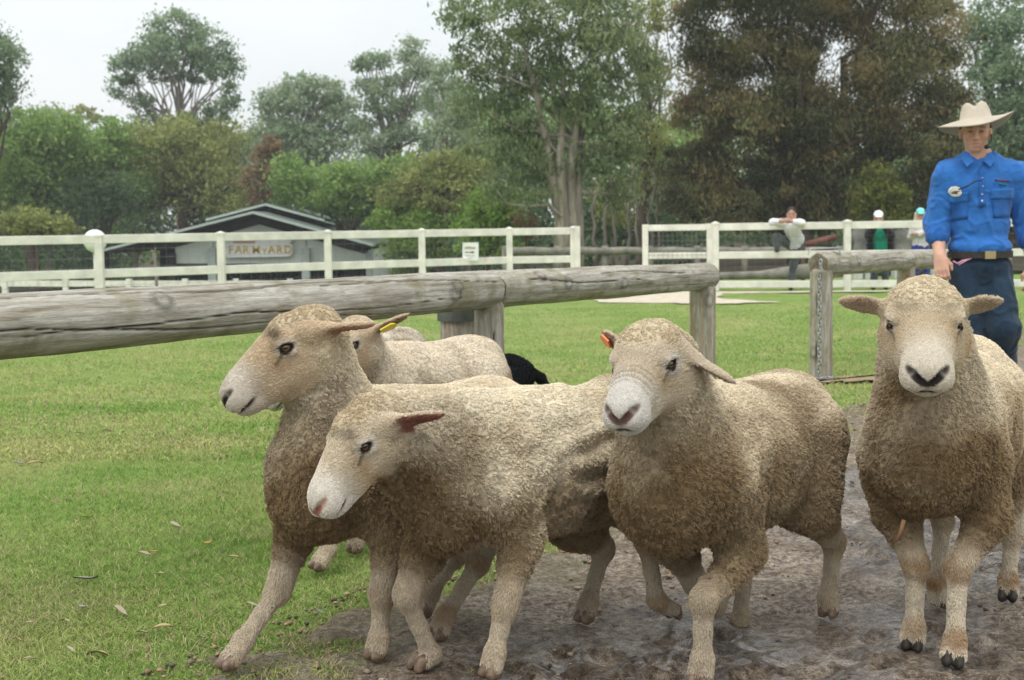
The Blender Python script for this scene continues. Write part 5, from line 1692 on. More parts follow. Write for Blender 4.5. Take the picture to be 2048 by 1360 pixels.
rB = build_sheep(B, 'sheep', 'foremost sheep with lowered white muzzle, pink nose and ruffled brown fleece', legsB,
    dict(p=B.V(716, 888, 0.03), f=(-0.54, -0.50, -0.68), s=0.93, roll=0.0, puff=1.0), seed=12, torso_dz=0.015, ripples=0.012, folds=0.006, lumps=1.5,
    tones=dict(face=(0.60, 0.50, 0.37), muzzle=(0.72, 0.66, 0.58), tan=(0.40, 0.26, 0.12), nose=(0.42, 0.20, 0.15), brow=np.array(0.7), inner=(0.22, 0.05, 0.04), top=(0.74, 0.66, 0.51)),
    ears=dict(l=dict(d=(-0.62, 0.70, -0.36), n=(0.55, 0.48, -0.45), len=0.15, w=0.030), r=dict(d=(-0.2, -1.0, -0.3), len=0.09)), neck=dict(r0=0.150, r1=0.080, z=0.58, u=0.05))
# the ram with wrinkled nose
C = Sheep((0.44, 3.50), (-0.58, -0.81), 0.98, 1.05)
legsC = dict(
    fl=dict(a=C.V(1490, 1095, 0.11), b=C.V(1407, 1200, 0.10), c=C.V(1405, 1318, 0.10), d=C.V(1398, 1388, 0.10), kb=0.4, kc=0.1, woolly=True),
    fr=dict(a=C.V(1350, 1085, -0.10), b=C.V(1390, 1165, -0.10), c=C.V(1432, 1215, -0.10), d=C.V(1440, 1165, -0.10), ground=False, toe=(0.2, 0.3, -0.9)),
    hl=dict(a=C.V(1612, 1000, 0.13), b=C.V(1668, 1085, 0.13), c=C.V(1656, 1190, 0.13), d=C.V(1656, 1244, 0.13), kb=0.5, kc=0.2),
    hr=dict(a=C.L(-0.42, -0.10, 0.42), b=C.V(1492, 1120, -0.08), c=C.V(1480, 1240, -0.08), d=C.V(1466, 1292, -0.08), kb=0.5, kc=0.3, ground=False))
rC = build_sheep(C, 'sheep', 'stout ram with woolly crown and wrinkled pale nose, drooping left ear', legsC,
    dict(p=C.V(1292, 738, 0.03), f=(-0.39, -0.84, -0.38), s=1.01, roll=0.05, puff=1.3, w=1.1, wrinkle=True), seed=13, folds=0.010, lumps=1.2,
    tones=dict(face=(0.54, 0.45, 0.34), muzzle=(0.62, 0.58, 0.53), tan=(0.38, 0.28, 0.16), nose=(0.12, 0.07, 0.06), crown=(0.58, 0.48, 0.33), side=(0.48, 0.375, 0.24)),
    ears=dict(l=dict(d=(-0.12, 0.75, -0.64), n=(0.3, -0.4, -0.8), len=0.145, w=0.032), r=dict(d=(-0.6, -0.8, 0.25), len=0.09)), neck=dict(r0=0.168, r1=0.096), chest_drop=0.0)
# the sheep coming straight on at the right
D = Sheep((1.13, 3.66), (-0.42, -0.91), 1.03, 1.04)
legsD = dict(
    fr=dict(a=D.U(1792, 1020, 0.02), b=D.U(1832, 1130, 0.06), c=D.U(1828, 1268, 0.06), d=D.U(1822, 1328, 0.08), kb=0.9, kc=0.6, toe=(-0.2, -1, 0)),
    fl=dict(a=D.U(1978, 1035, 0.02), b=D.U(1916, 1138, 0.10), c=D.U(1910, 1292, 0.14), d=D.U(1904, 1362, 0.18), kb=0.8, kc=0.8, toe=(-0.2, -1, 0)),
    hr=dict(a=D.L(-0.46, -0.10, 0.42), b=D.U(1886, 1040, -0.50), c=D.U(1874, 1165, -0.46), d=D.U(1880, 1228, -0.42), kb=0.3, kc=0.9, ground=False, toe=(-0.2, -0.6, -0.7)),
    hl=dict(a=D.L(-0.50, 0.11, 0.42), b=D.U(2025, 1070, -0.58), c=D.U(2016, 1195, -0.55), d=D.U(2014, 1242, -0.52), kb=0.3, kc=0.8))
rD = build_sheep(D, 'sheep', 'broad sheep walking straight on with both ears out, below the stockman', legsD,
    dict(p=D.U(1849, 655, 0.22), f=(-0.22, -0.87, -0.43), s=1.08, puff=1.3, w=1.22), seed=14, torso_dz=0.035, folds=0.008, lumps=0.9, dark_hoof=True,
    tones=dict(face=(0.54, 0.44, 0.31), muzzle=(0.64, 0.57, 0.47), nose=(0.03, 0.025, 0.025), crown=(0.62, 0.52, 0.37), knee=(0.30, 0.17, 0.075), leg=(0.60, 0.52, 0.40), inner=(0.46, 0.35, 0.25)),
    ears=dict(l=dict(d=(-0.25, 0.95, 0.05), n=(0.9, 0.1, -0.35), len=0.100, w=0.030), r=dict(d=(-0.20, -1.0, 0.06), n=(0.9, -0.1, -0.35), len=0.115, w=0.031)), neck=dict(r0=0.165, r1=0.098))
# ------------------------------------------------------------------ sheep further back
# second row, walking behind the first two
E = Sheep((-0.56, 4.98), (-0.68, -0.73), 0.98, 0.98)
def std_legs(S, f1=0.10, f2=-0.08, h1=-0.62, h2=-0.46):
    def leg(u, v, fore, lift=0.0):
        if fore: return dict(a=S.L(-0.02, v, 0.40), b=S.L(u * 0.5 + 0.03, v, 0.24), c=S.L(u, v, 0.085 + lift), d=S.L(u + 0.03, v, 0.012 + lift))
        return dict(a=S.L(-0.46, v, 0.42), b=S.L(u - 0.06, v, 0.25), c=S.L(u, v, 0.085 + lift), d=S.L(u + 0.02, v, 0.012 + lift))
    return dict(fl=leg(f1, 0.10, True), fr=leg(f2, -0.10, True), hl=leg(h1, 0.10, False), hr=leg(h2, -0.10, False))
legsE = std_legs(E)
fr_d = on_ground(636, 1146)
legsE['fr'] = dict(a=E.L(0.0, -0.10, 0.40), b=fr_d + np.array([0.06, 0.06, 0.24]), c=fr_d + np.array([0.035, 0.03, 0.075]), d=fr_d + np.array([-0.01, 0.0, 0.012]), kb=0.2, kc=0.1)
rE = build_sheep(E, 'sheep', 'cream sheep behind the profile sheep, face hidden, yellow tag in its ear', legsE, dict(p=at(690, 694, 4.80), f=(-0.55, -0.75, -0.45), s=1.02), seed=15, step=0.010, hstep=0.006,
    ears=dict(l=dict(d=(-0.70, 0.75, 0.15), n=(0.3, 0.5, -0.6), len=0.15, w=0.030), r=dict(d=(-0.3, -1, 0.1))), tones=dict(top=(0.74, 0.65, 0.52), side=(0.66, 0.56, 0.42)), wool_n=0.8, lumps=0.7)
ear_tag(rE[0], rE[4][0], 0.50, M_TAG_Y, 0.055)
ear_tag(rC[0], rC[4][1], 0.75, M_TAG_O, 0.034)
F_ = Sheep((-0.80, 6.05), (-0.50, -0.87), 0.92, 0.95)
build_sheep(F_, 'sheep', 'pale sheep almost hidden beneath the log rail, only its back showing', std_legs(F_), dict(p=F_.L(0.28, 0, 0.62), f=(-0.6, -0.5, -0.6)), seed=16, step=0.013, hstep=0.009, wool_n=0.35, lumps=0.5, tones=dict(top=(0.76, 0.70, 0.60)))
G_ = Sheep((1.93, 4.62), (-0.42, -0.91), 0.97, 0.98)
build_sheep(G_, 'sheep', 'sheep at the right edge with only its woolly side in view', std_legs(G_), dict(p=G_.L(0.34, 0.05, 0.80), f=(-0.3, -0.8, -0.45)), seed=17, step=0.012, hstep=0.008, wool_n=0.5)
# black long-tailed animal behind the second row
K_ = Sheep((-0.445, 6.10), (-0.93, -0.36), 0.77, 0.70)
tl_ = [K_.L(-0.72, 0, 0.66), K_.L(-0.80, 0.0, 0.60), K_.L(-0.86, 0, 0.50), K_.L(-0.90, 0, 0.36)]
build_sheep(K_, 'black_animal', 'black long-tailed animal, only its rump and tail showing behind the cream sheep', std_legs(K_), dict(p=K_.L(0.32, 0, 0.78), f=(-0.8, -0.4, -0.4), s=0.85), seed=18, step=0.012, hstep=0.008, wool_n=0.3, black=True, cat='animal', group=None, tail=tl_, lumps=0.2, coat=0.004)
# dry twig caught in the fleece
M_TWIG = flat_mat('dry_twig', (0.22, 0.12, 0.06), 0.8, 0.2, 0.2)
multi('twig', [tube([D.U(1808, 1040, 0.20), D.U(1800, 1068, 0.20), D.U(1783, 1092, 0.20)], [0.006, 0.005, 0.002], 6)], M_TWIG, rD[0], True)

# ------------------------------------------------------------------ people
M_FLESH = attr_mat('skin', 0.55, 0.35, 0.10, 60, bump=0.15, bscale=160)
def cloth_mat(name, color, var=0.12, scale=14, weave=500):
    m, N, L, b = new_mat(name, 0.85, color, 0.15)
    tc = N.new('ShaderNodeTexCoord')
    n = noise_node(N, L, scale, 4, tc.outputs['Object'])
    r = ramp_node(N, L, n.outputs['Fac'], [(0.3, tuple(c * (1 - var) for c in color)), (0.7, tuple(min(1, c * (1 + var)) for c in color))])
    L.new(r.outputs['Color'], b.inputs['Base Color'])
    n2 = noise_node(N, L, 22, 4, tc.outputs['Object'], 0.5, 0.8)
    bump_node(N, L, n2.outputs['Fac'], b, 0.35, 0.02)
    b.inputs['Sheen Weight'].default_value = 0.15
    return m
M_BLUE = cloth_mat('blue_cotton', (0.030, 0.150, 0.46))
M_BLUE2 = cloth_mat('blue_cotton_seam', (0.022, 0.115, 0.38))
M_JEAN = cloth_mat('dark_teal_denim', (0.015, 0.032, 0.056), 0.4, 7)
M_HAT = flat_mat('felt_hat', (0.47, 0.41, 0.33), 0.9, 0.1, 0.08, 12, 0.3, 200)
M_BLK = flat_mat('black_plastic', (0.015, 0.015, 0.016), 0.45, 0.4, 0.2)
M_BELT = flat_mat('dark_leather', (0.03, 0.022, 0.018), 0.5, 0.4, 0.3)
M_BUCK = flat_mat('brass', (0.45, 0.36, 0.2), 0.35, 0.5, 0.1, metal=0.8)
M_BADGE = flat_mat('badge_white', (0.78, 0.76, 0.68), 0.4, 0.4, 0.05)
M_INK = flat_mat('badge_ink', (0.12, 0.11, 0.09), 0.6, 0.2, 0.1)
M_PINK = flat_mat('pink_clip', (0.70, 0.32, 0.45), 0.4, 0.4, 0.1)
M_EMB = flat_mat('embroidery', (0.10, 0.05, 0.16), 0.8, 0.2, 0.3)
M_EMBG = flat_mat('embroidery_green', (0.02, 0.16, 0.20), 0.8, 0.2, 0.3)
SKIN_C = np.array([0.62, 0.36, 0.26])
def human_head(c, f, s, tg='head', up=(0, 0, 1)):
    H = frame_from(f, up)
    P_ = lambda x, y, z: np.array(c) + s * (H[0] * x + H[1] * y + H[2] * z)
    pr = []
    e = lambda cc, r, k=0.02, op='+', t=tg: pr.append(ell(P_(*cc), np.array(r) * s, H, k * s, op, t))
    e((-0.012, 0, 0.030), (0.098, 0.077, 0.098), 0.03)
    e((0.020, 0, -0.055), (0.066, 0.060, 0.062), 0.03)
    e((0.058, 0, -0.098), (0.028, 0.028, 0.020))
    e((0.070, 0, 0.026), (0.022, 0.058, 0.014))
    for y in (-1, 1):
        e((0.055, y * 0.042, -0.022), (0.032, 0.026, 0.026))
        e((-0.012, y * 0.080, -0.012), (0.024, 0.011, 0.034), 0.010)
        e((0.096, y * 0.031, 0.004), (0.014, 0.017, 0.010), 0.010, '-')
        e((0.086, y * 0.031, 0.003), (0.014, 0.013, 0.010), 0.006)
        e((0.098, y * 0.012, -0.033), (0.012, 0.009, 0.009), 0.008)
    pr.append(cap(P_(0.088, 0, 0.010), P_(0.108, 0, -0.030), 0.0095 * s, 0.0135 * s, 0.012 * s, '+', tg))
    e((0.084, 0, -0.060), (0.014, 0.026, 0.008), 0.008)
    e((0.080, 0, -0.076), (0.015, 0.023, 0.009), 0.008)
    e((0.100, 0, -0.0675), (0.010, 0.030, 0.0035), 0.004, '-')
    return pr, H, P_
def skin_colors(V, H, c, s, base, brow=(0.06, 0.04, 0.03), stubble=0.25):
    hl = ((V - np.array(c)) @ H.T) / s
    nz = fbm(V, 30, 2, 4)
    col = np.tile(base, (len(V), 1)) * (0.88 + 0.24 * nz[:, None])
    inh = np.linalg.norm(hl, axis=1) < 0.17
    def blend(target, m): 
        nonlocal col
        col = col + (np.array(target) - col) * (m * inh)[:, None]
    blend(base * np.array([0.80, 0.72, 0.70]), stubble * sstep(-0.035, -0.07, hl[:, 2]) * sstep(0.0, 0.03, hl[:, 0]))
    blend((0.46, 0.20, 0.15), 0.6 * np.exp(-((hl[:, 2] + 0.068) / 0.010) ** 2 - (hl[:, 1] / 0.024) ** 2) * (hl[:, 0] > 0.07))
    blend(base * np.array([1.05, 0.80, 0.75]), 0.5 * np.exp(-((hl[:, 2] + 0.02) / 0.03) ** 2 - ((np.abs(hl[:, 1]) - 0.045) / 0.02) ** 2))
    for y in (-1, 1):
        blend((0.05, 0.035, 0.03), 0.9 * np.exp(-((hl[:, 2] - 0.003) / 0.0055) ** 2 - ((hl[:, 1] - y * 0.031) / 0.012) ** 2) * (hl[:, 0] > 0.06))
        blend(brow, 0.8 * np.exp(-((hl[:, 2] - 0.026) / 0.006) ** 2 - ((hl[:, 1] - y * 0.032) / 0.020) ** 2) * (hl[:, 0] > 0.05))
    return col
def sdf_obj(name, prims, step, mat, parent, fine=None, fstep=None, smooth=2, folds=0.0, seed=0, fscale=9, axis=(1, 1, 0.45)):
    V, Q = sdf_mesh(prims, step, fine, fstep, smooth)
    if folds:
        N = normals(V, Q)
        wq = V + 0.06 * (np.stack([fbm(V, 6, 2, seed + i_) for i_ in (71, 72, 73)], 1) - 0.5)
        aq = np.array(axis)
        r1 = np.exp(-((fbm(wq * aq, fscale * 0.75, 2, seed) - 0.5) / 0.040) ** 2)          # long soft creases
        r2 = np.exp(-((fbm(wq * aq[::-1] + 5.1, fscale * 1.5, 2, seed + 1) - 0.5) / 0.035) ** 2)
        f = 0.35 + 0.55 * r1 + 0.30 * r2 + 0.45 * (fbm(V, 6, 2, seed + 2) - 0.5)
        V = V + N * ((f - 0.35) * folds)[:, None]
    return mesh_obj(name, V, Q, mat, parent), V, Q
from mathutils.bvhtree import BVHTree
def drape(name, V, Q, grid, mat, parent, off=0.004, thick=0.004):
    """lay a patch of sight-line points on a garment; grid[i][j] are pixel pairs"""
    bv = BVHTree.FromPolygons([tuple(v) for v in V], [tuple(int(i) for i in q) for q in Q])
    pts, n, m = [], len(grid), len(grid[0])
    for row in grid:
        for px, py in row:
            d = nrm(ray(px, py))
            h = bv.ray_cast(Vector(CAMP), Vector(d))
            if h[0] is None:
                pts.append((pts[-1] if pts else CAMP + d * 7.8))
            else:
                pts.append(np.array(h[0]) + np.array(h[1]) * off)
    pts = np.array(pts)
    back = pts + np.array([0, 1, 0]) * (thick + off)
    v = np.concatenate([pts, back])
    k = n * m
    f = []
    for i in range(n - 1):
        for j in range(m - 1):
            f.append((i * m + j, (i + 1) * m + j, (i + 1) * m + j + 1, i * m + j + 1))
    edge = [j for j in range(m)] + [i * m + m - 1 for i in range(1, n)] + [(n - 1) * m + j for j in range(m - 2, -1, -1)] + [i * m for i in range(n - 2, 0, -1)]
    for a, b in zip(edge, edge[1:] + edge[:1]): f.append((a, b, b + k, a + k))
    return mesh_obj(name, v, f, mat, parent)
def quad_grid(c00, c10, c11, c01, n=7, m=7):
    g = []
    for i in range(n):
        t = i / (n - 1)
        l0 = np.array(c00) + (np.array(c01) - np.array(c00)) * t
        l1 = np.array(c10) + (np.array(c11) - np.array(c10)) * t
        g.append([tuple(l0 + (l1 - l0) * j / (m - 1)) for j in range(m)])
    return g
# ---- the stockman
YM = 7.86
def m_(px, py, dy=0.0): return at(px, py, YM + dy)
gm_ = m_(1958, 846)
man = empty('person', (gm_[0], YM, 0), 'stockman in broad pale hat, bright blue shirt and dark jeans behind the sheep', 'person')
hc = m_(1951, 262)
hf = np.array([-0.28, -0.95, -0.12])
hpr, HH, HP = human_head(hc, hf, 1.0)
sh_r, sh_l = m_(1897, 352, 0.02), m_(2026, 352, 0.02)
el_r, wr_r = m_(1873, 452, 0.05), m_(1880, 512, -0.06)
el_l, wr_l = m_(2058, 455, 0.06), m_(2062, 530, -0.02)
def arm(sh, el, wr, r=(0.062, 0.050, 0.045, 0.030)):
    return [cap(sh, el, r[0], r[1], 0.03, tag='arm'), cap(el, el + (wr - el) * 0.35, r[2], r[2] * 0.98, 0.03, tag='arm'), cap(el + (wr - el) * 0.35, wr, r[2] * 0.98, r[3], 0.03, tag='arm', sq=((0, 1, 0), 0.9))]
def hand(wr, dirv, side, back, s=1.0, curl=0.5):
    """palm, four bent fingers and a thumb"""
    d, sd, bk_ = nrm(dirv), nrm(side), nrm(back)
    pr = [cap(wr, wr + d * 0.035 * s, 0.028 * s, 0.030 * s, 0.02, tag='hand', sq=(bk_, 0.75)),
          cap(wr + d * 0.040 * s - sd * 0.012 * s, wr + d * 0.075 * s - sd * 0.016 * s, 0.026 * s, 0.024 * s, 0.015, tag='hand', sq=(bk_, 0.6)),
          cap(wr + d * 0.040 * s + sd * 0.014 * s, wr + d * 0.075 * s + sd * 0.018 * s, 0.026 * s, 0.024 * s, 0.015, tag='hand', sq=(bk_, 0.6))]
    for i, (o, l) in enumerate(((0.032, 0.070), (0.011, 0.080), (-0.011, 0.075), (-0.031, 0.058))):
        k0 = wr + d * 0.088 * s + sd * o * s
        k1 = k0 + (d * math.cos(curl * 0.6) - bk_ * math.sin(curl * 0.6)) * l * 0.5 * s
        k2 = k1 + (d * math.cos(curl * 1.7) - bk_ * math.sin(curl * 1.7)) * l * 0.32 * s
        k3 = k2 + (d * math.cos(curl * 2.6) - bk_ * math.sin(curl * 2.6)) * l * 0.25 * s
        pr += [cap(k0, k1, 0.0105 * s, 0.0095 * s, 0.006, tag='hand'), cap(k1, k2, 0.0095 * s, 0.0088 * s, 0.005, tag='hand'), cap(k2, k3, 0.0088 * s, 0.0072 * s, 0.005, tag='hand')]
    t0 = wr + d * 0.028 * s + sd * 0.030 * s
    t1 = t0 + (sd * 0.55 + d * 0.75 - bk_ * 0.35) * 0.038 * s
    pr += [cap(t0, t1, 0.0135 * s, 0.0115 * s, 0.010, tag='hand'), cap(t1, t1 + (d * 0.95 - bk_ * 0.25) * 0.032 * s, 0.0115 * s, 0.0085 * s, 0.005, tag='hand')]
    return pr
nb_ = m_(1958, 318, 0.02)
body = hpr + [cap(HP(-0.025, 0, -0.06), nb_, 0.056, 0.062, 0.03, tag='neck'), ell(m_(1960, 375, 0.02), (0.165, 0.095, 0.20), None, 0.05), ell(m_(1960, 470, 0.02), (0.145, 0.090, 0.17), None, 0.05),
              cap(nb_, sh_r, 0.055, 0.05, 0.04), cap(nb_, sh_l, 0.055, 0.05, 0.04), ell(m_(1960, 535, 0.02), (0.150, 0.095, 0.10), None, 0.04)]
body += arm(sh_r, el_r, wr_r) + arm(sh_l, el_l, wr_l)
body += hand(wr_r, m_(1884, 548, -0.10) - wr_r, (0.80, -0.30, 0.1), (-0.45, -0.85, 0.1), 1.0, 0.55)
body += hand(wr_l, (0, -0.1, -1), (-0.7, -0.4, 0), (0.5, -0.8, 0), 1.0, 0.5)
hipR, hipL = m_(1934, 555, 0.02), m_(1986, 555, 0.02)
knR, anR = m_(1938, 680, -0.02), m_(1940, 800, 0.06)
knL, anL = m_(2006, 655, -0.10), m_(2006, 790, 0.22)
anR[2], anL[2] = 0.10, 0.16
for hp_, kn_, an_ in ((hipR, knR, anR), (hipL, knL, anL)):
    body += [cap(hp_, kn_, 0.075, 0.050, 0.04), cap(kn_, an_, 0.048, 0.036, 0.03), cap(an_, an_ + np.array([-0.04, -0.14, -0.05]), 0.038, 0.032, 0.02)]
V, Q = sdf_mesh(body, 0.0095, [(hc - 0.15, hc + 0.15), (wr_r - np.array([0.08, 0.10, 0.16]), wr_r + np.array([0.08, 0.08, 0.04]))], 0.0045, 1)
bo = mesh_obj('body', V, Q, M_FLESH, man)
vcol(bo, skin_colors(V, HH, hc, 1.0, SKIN_C))
shirt = [ell(m_(1962, 372, 0.02), (0.190, 0.118, 0.175), None, 0.06), ell(m_(1960, 445, 0.02), (0.170, 0.115, 0.17), None, 0.06), ell(m_(1962, 494, 0.01), (0.176, 0.126, 0.075), None, 0.03),
         cap(nb_ + np.array([0, 0.01, -0.02]), sh_r, 0.075, 0.072, 0.05), cap(nb_ + np.array([0, 0.01, -0.02]), sh_l, 0.075, 0.072, 0.05),
         cap(sh_r, el_r, 0.080, 0.064, 0.04), cap(sh_l, el_l, 0.080, 0.064, 0.04),
         cap(el_r, el_r + (wr_r - el_r) * 0.22, 0.066, 0.062, 0.02), cap(el_l, el_l + (wr_l - el_l) * 0.25, 0.066, 0.062, 0.02),
         cap(nb_ + np.array([0, -0.06, 0.07]), nb_ + np.array([0, -0.02, 0.02]), 0.062, 0.066, 0.01, '-'),
         cap(m_(1956, 300, -0.12), m_(1962, 350, -0.16), 0.060, 0.012, 0.01, '-')]
so, SV, SQ = sdf_obj('shirt', shirt, 0.0085, M_BLUE, man, smooth=1, folds=0.020, seed=60, fscale=9, axis=(1.0, 1.0, 0.6))
for sh, el, wr in ((sh_r, el_r, wr_r), (sh_l, el_l, wr_l)):
    c_ = el + (wr - el) * 0.20
    sdf_obj('rolled_cuff', [cap(c_ - (wr - el) * 0.03, c_ + (wr - el) * 0.14, 0.069, 0.066, 0.01)], 0.009, M_BLUE2, man, folds=0.010, seed=61, fscale=20)
# collar leaves, pockets with flaps, placket, buttons
def coll(pts, name='collar'):
    return prism(name, [np.array(p) for p in pts], 0.008, M_BLUE, man)
for sd_ in (-1, 1):
    cx = 1956 + 3 * (sd_ > 0)
    coll([m_(cx + sd_ * 24, 303, -0.035), m_(cx + sd_ * 32, 318, -0.07), m_(cx + sd_ * 22, 333, -0.115), m_(cx + sd_ * 8, 322, -0.095), m_(cx + sd_ * 17, 306, -0.06)][::sd_ * -1])
drape('pocket', SV, SQ, quad_grid((1899, 396), (1938, 391), (1936, 437), (1902, 441)), M_BLUE2, man, 0.006)
drape('pocket_flap', SV, SQ, quad_grid((1897, 389), (1939, 383), (1938, 402), (1899, 406)), M_BLUE, man, 0.011)
drape('pocket', SV, SQ, quad_grid((1982, 388), (2024, 388), (2022, 434), (1986, 436)), M_BLUE2, man, 0.006)
drape('pocket_flap', SV, SQ, quad_grid((1980, 378), (2026, 376), (2025, 396), (1982, 398)), M_BLUE, man, 0.011)
drape('placket', SV, SQ, quad_grid((1957, 340), (1969, 340), (1972, 412), (1957, 414), 10, 4), M_BLUE2, man, 0.006)
for py in (357, 372, 388, 403): drape('button', SV, SQ, quad_grid((1962.6, py - 1.1), (1965, py - 1.1), (1965, py + 1.1), (1962.6, py + 1.1), 3, 3), M_BADGE, man, 0.012)
drape('embroidery', SV, SQ, quad_grid((1990, 358), (2020, 361), (2020, 365), (1990, 362), 3, 6), M_EMB, man, 0.004)
drape('embroidery', SV, SQ, quad_grid((1998, 366), (2013, 367), (2012, 372), (1999, 371), 3, 4), M_EMBG, man, 0.004)
def disc_grid(cx, cy, rx, ry, n=7):
    return [[(cx + rx * (i / (n - 1)) * math.cos(2 * math.pi * j / 14), cy + ry * (i / (n - 1)) * math.sin(2 * math.pi * j / 14)) for j in range(15)] for i in range(n)]
bd = drape('badge', SV, SQ, disc_grid(1910, 382, 12.5, 11), M_BADGE, man, 0.016)
drape('badge_mark', SV, SQ, quad_grid((1903, 382), (1917, 380), (1917, 384), (1903, 386), 3, 5), M_INK, man, 0.019)
multi('microphone_cable', [tube([m_(1917, 379, -0.15), m_(1935, 372, -0.16), m_(1952, 362, -0.165), m_(1963, 361, -0.16)], 0.004, 6)], M_BLK, man, True)
# headset
multi('headset_microphone', [tube([HP(-0.01, 0.086, -0.01), HP(0.04, 0.085, -0.05), HP(0.080, 0.066, -0.082)], 0.004, 6), tube([HP(0.075, 0.068, -0.080), HP(0.090, 0.060, -0.084), HP(0.104, 0.052, -0.086)], [0.009, 0.014, 0.010], 10)], M_BLK, man, True)
# trousers, belt, boots
tr = [ell(m_(1960, 530, 0.02), (0.172, 0.122, 0.095), None, 0.04), cap(hipR, knR, 0.106, 0.082, 0.04), cap(hipL, knL, 0.106, 0.084, 0.04), cap(knR, anR, 0.080, 0.066, 0.03), cap(knL, anL, 0.082, 0.066, 0.03)]
to, TV, TQ = sdf_obj('jeans', tr, 0.010, M_JEAN, man, smooth=1, folds=0.018, seed=63, fscale=9, axis=(1, 1, 0.8))
bz = m_(1960, 509)
ring = []
for j in range(40):
    a = 2 * math.pi * j / 40
    ring.append(np.array([bz[0] + 0.005 + 0.180 * math.cos(a), YM + 0.015 + 0.132 * math.sin(a), bz[2]]))
v, f = [], []
for p_ in ring:
    o_ = nrm((p_ - np.array([bz[0], YM + 0.015, bz[2]])))
    for dz, dr in ((-0.019, -0.02), (-0.019, 0.004), (0.019, 0.004), (0.019, -0.02)): v.append(p_ + np.array([0, 0, dz]) + o_ * dr)
for j in range(40):
    for k in range(4): f.append((j * 4 + k, ((j + 1) % 40) * 4 + k, ((j + 1) % 40) * 4 + (k + 1) % 4, j * 4 + (k + 1) % 4))
belt = mesh_obj('belt', v, f, M_BELT, man, smooth=False)
bp = np.array([bz[0] + 0.015, YM - 0.125, bz[2]])
beam('buckle', bp + np.array([-0.03, 0, 0]), bp + np.array([0.03, 0, 0]), 0.006, 0.022, M_BUCK, man)
cl0 = m_(1906, 522, -0.135)
multi('clip', [tube([cl0, m_(1915, 527, -0.14), m_(1925, 521, -0.14), m_(1943, 517, -0.135), m_(1930, 522, -0.14), m_(1917, 530, -0.14)], 0.004, 6)], M_PINK, man, True)
for an_ in (anR, anL):
    sdf_obj('boot', [cap(an_ + np.array([0, 0, 0.05]), an_ + np.array([0, 0.01, -0.03]), 0.058, 0.050, 0.03), cap(an_ + np.array([0.0, 0.02, -0.055]), an_ + np.array([-0.04, -0.17, -0.060]), 0.046, 0.038, 0.03)], 0.012, M_BELT, man)
# hat: pinched crown and drooping curved brim, thick felt
def hat_mesh():
    seg, hx = 56, []
    v, f = [], []
    prof = [(0.0, 0.085), (0.25, 0.087), (0.52, 0.092), (0.72, 0.080), (0.88, 0.048), (1.0, 0.0), (1.06, -0.004), (1.35, -0.010), (1.7, -0.024), (2.0, -0.038), (2.12, -0.043)]
    def ringpt(t, z, a, under=0.0):
        ca, sa = math.cos(a), math.sin(a)
        ex, ey = 0.100, 0.088                                  # crown half length and half width
        if t <= 1.0:
            x, y = ex * t * ca, ey * t * sa
            zz = z
            if t < 0.9:
                zz -= 0.026 * math.exp(-(y / 0.022) ** 2) * (1 - 0.3 * t)           # centre crease
                zz -= 0.016 * sstep(0.03, 0.09, x) * 1.0
            if 0.5 < t < 1.0 and x > 0.02: y *= 1 - 0.16 * sstep(0.02, 0.09, x) * (1 if t < 0.97 else 0)
        else:
            g = (t - 1) / 1.12
            x, y = (ex + 0.118 * g) * ca, (ey + 0.118 * g) * sa
            zz = z * (1 - 0.55 * abs(sa) ** 2) + 0.035 * g ** 2 * max(0, sa) ** 2 - 0.030 * g * max(0, -ca) - 0.010 * g * max(0, ca)
        return np.array([x, y, zz - under])
    for k, (t, z) in enumerate(prof):
        for j in range(seg): v.append(ringpt(t, z, 2 * math.pi * j / seg))
    n0 = len(prof)
    inner = [(2.115, -0.043), (2.0, -0.038), (1.7, -0.024), (1.35, -0.010), (1.06, -0.004), (0.97, 0.0), (0.90, 0.05), (0.5, 0.08)]
    for t, z in inner:
        for j in range(seg): v.append(ringpt(t, z, 2 * math.pi * j / seg, 0.006))
    for k in range(n0 + len(inner) - 1):
        for j in range(seg): f.append((k * seg + j, (k + 1) * seg + j, (k + 1) * seg + (j + 1) % seg, k * seg + (j + 1) % seg))
    return np.array(v), f
hv, hfc = hat_mesh()
# tilt: lower towards the person's right
roll_ = 0.105
Hh = frame_from([-0.30, -0.95, 0.02])
y2, z2 = Hh[1] * math.cos(roll_) + Hh[2] * math.sin(roll_), Hh[2] * math.cos(roll_) - Hh[1] * math.sin(roll_)
hat_c = HP(-0.012, 0, 0.070)
mesh_obj('hat', hat_c + hv[:, [0]] * Hh[0] + hv[:, [1]] * y2 + hv[:, [2]] * z2, hfc, M_HAT, man)
# hair under the hat
M_HAIR = flat_mat('dark_brown_hair', (0.035, 0.024, 0.017), 0.8, 0.3, 0.4, 60, 0.6, 200)
sdf_obj('hair', [ell(HP(-0.030, 0, 0.030), (0.093, 0.083, 0.085), HH, 0.02), cap(HP(-0.01, 0.078, 0.02), HP(0.0, 0.080, -0.012), 0.011, 0.008, 0.01), cap(HP(-0.01, -0.078, 0.02), HP(0.0, -0.080, -0.012), 0.011, 0.008, 0.01),
                 ell(HP(0.085, 0, -0.02), (0.085, 0.066, 0.085), HH, 0.01, '-')], 0.007, M_HAIR, man)

for o_ in list(man.children):
    n_ = o_.name.split('.')[0]
    if n_ in ('pocket', 'pocket_flap', 'placket', 'button', 'embroidery', 'collar', 'rolled_cuff'): o_.parent = so
    elif n_ == 'badge_mark': o_.parent = bd
    elif n_ == 'buckle': o_.parent = belt
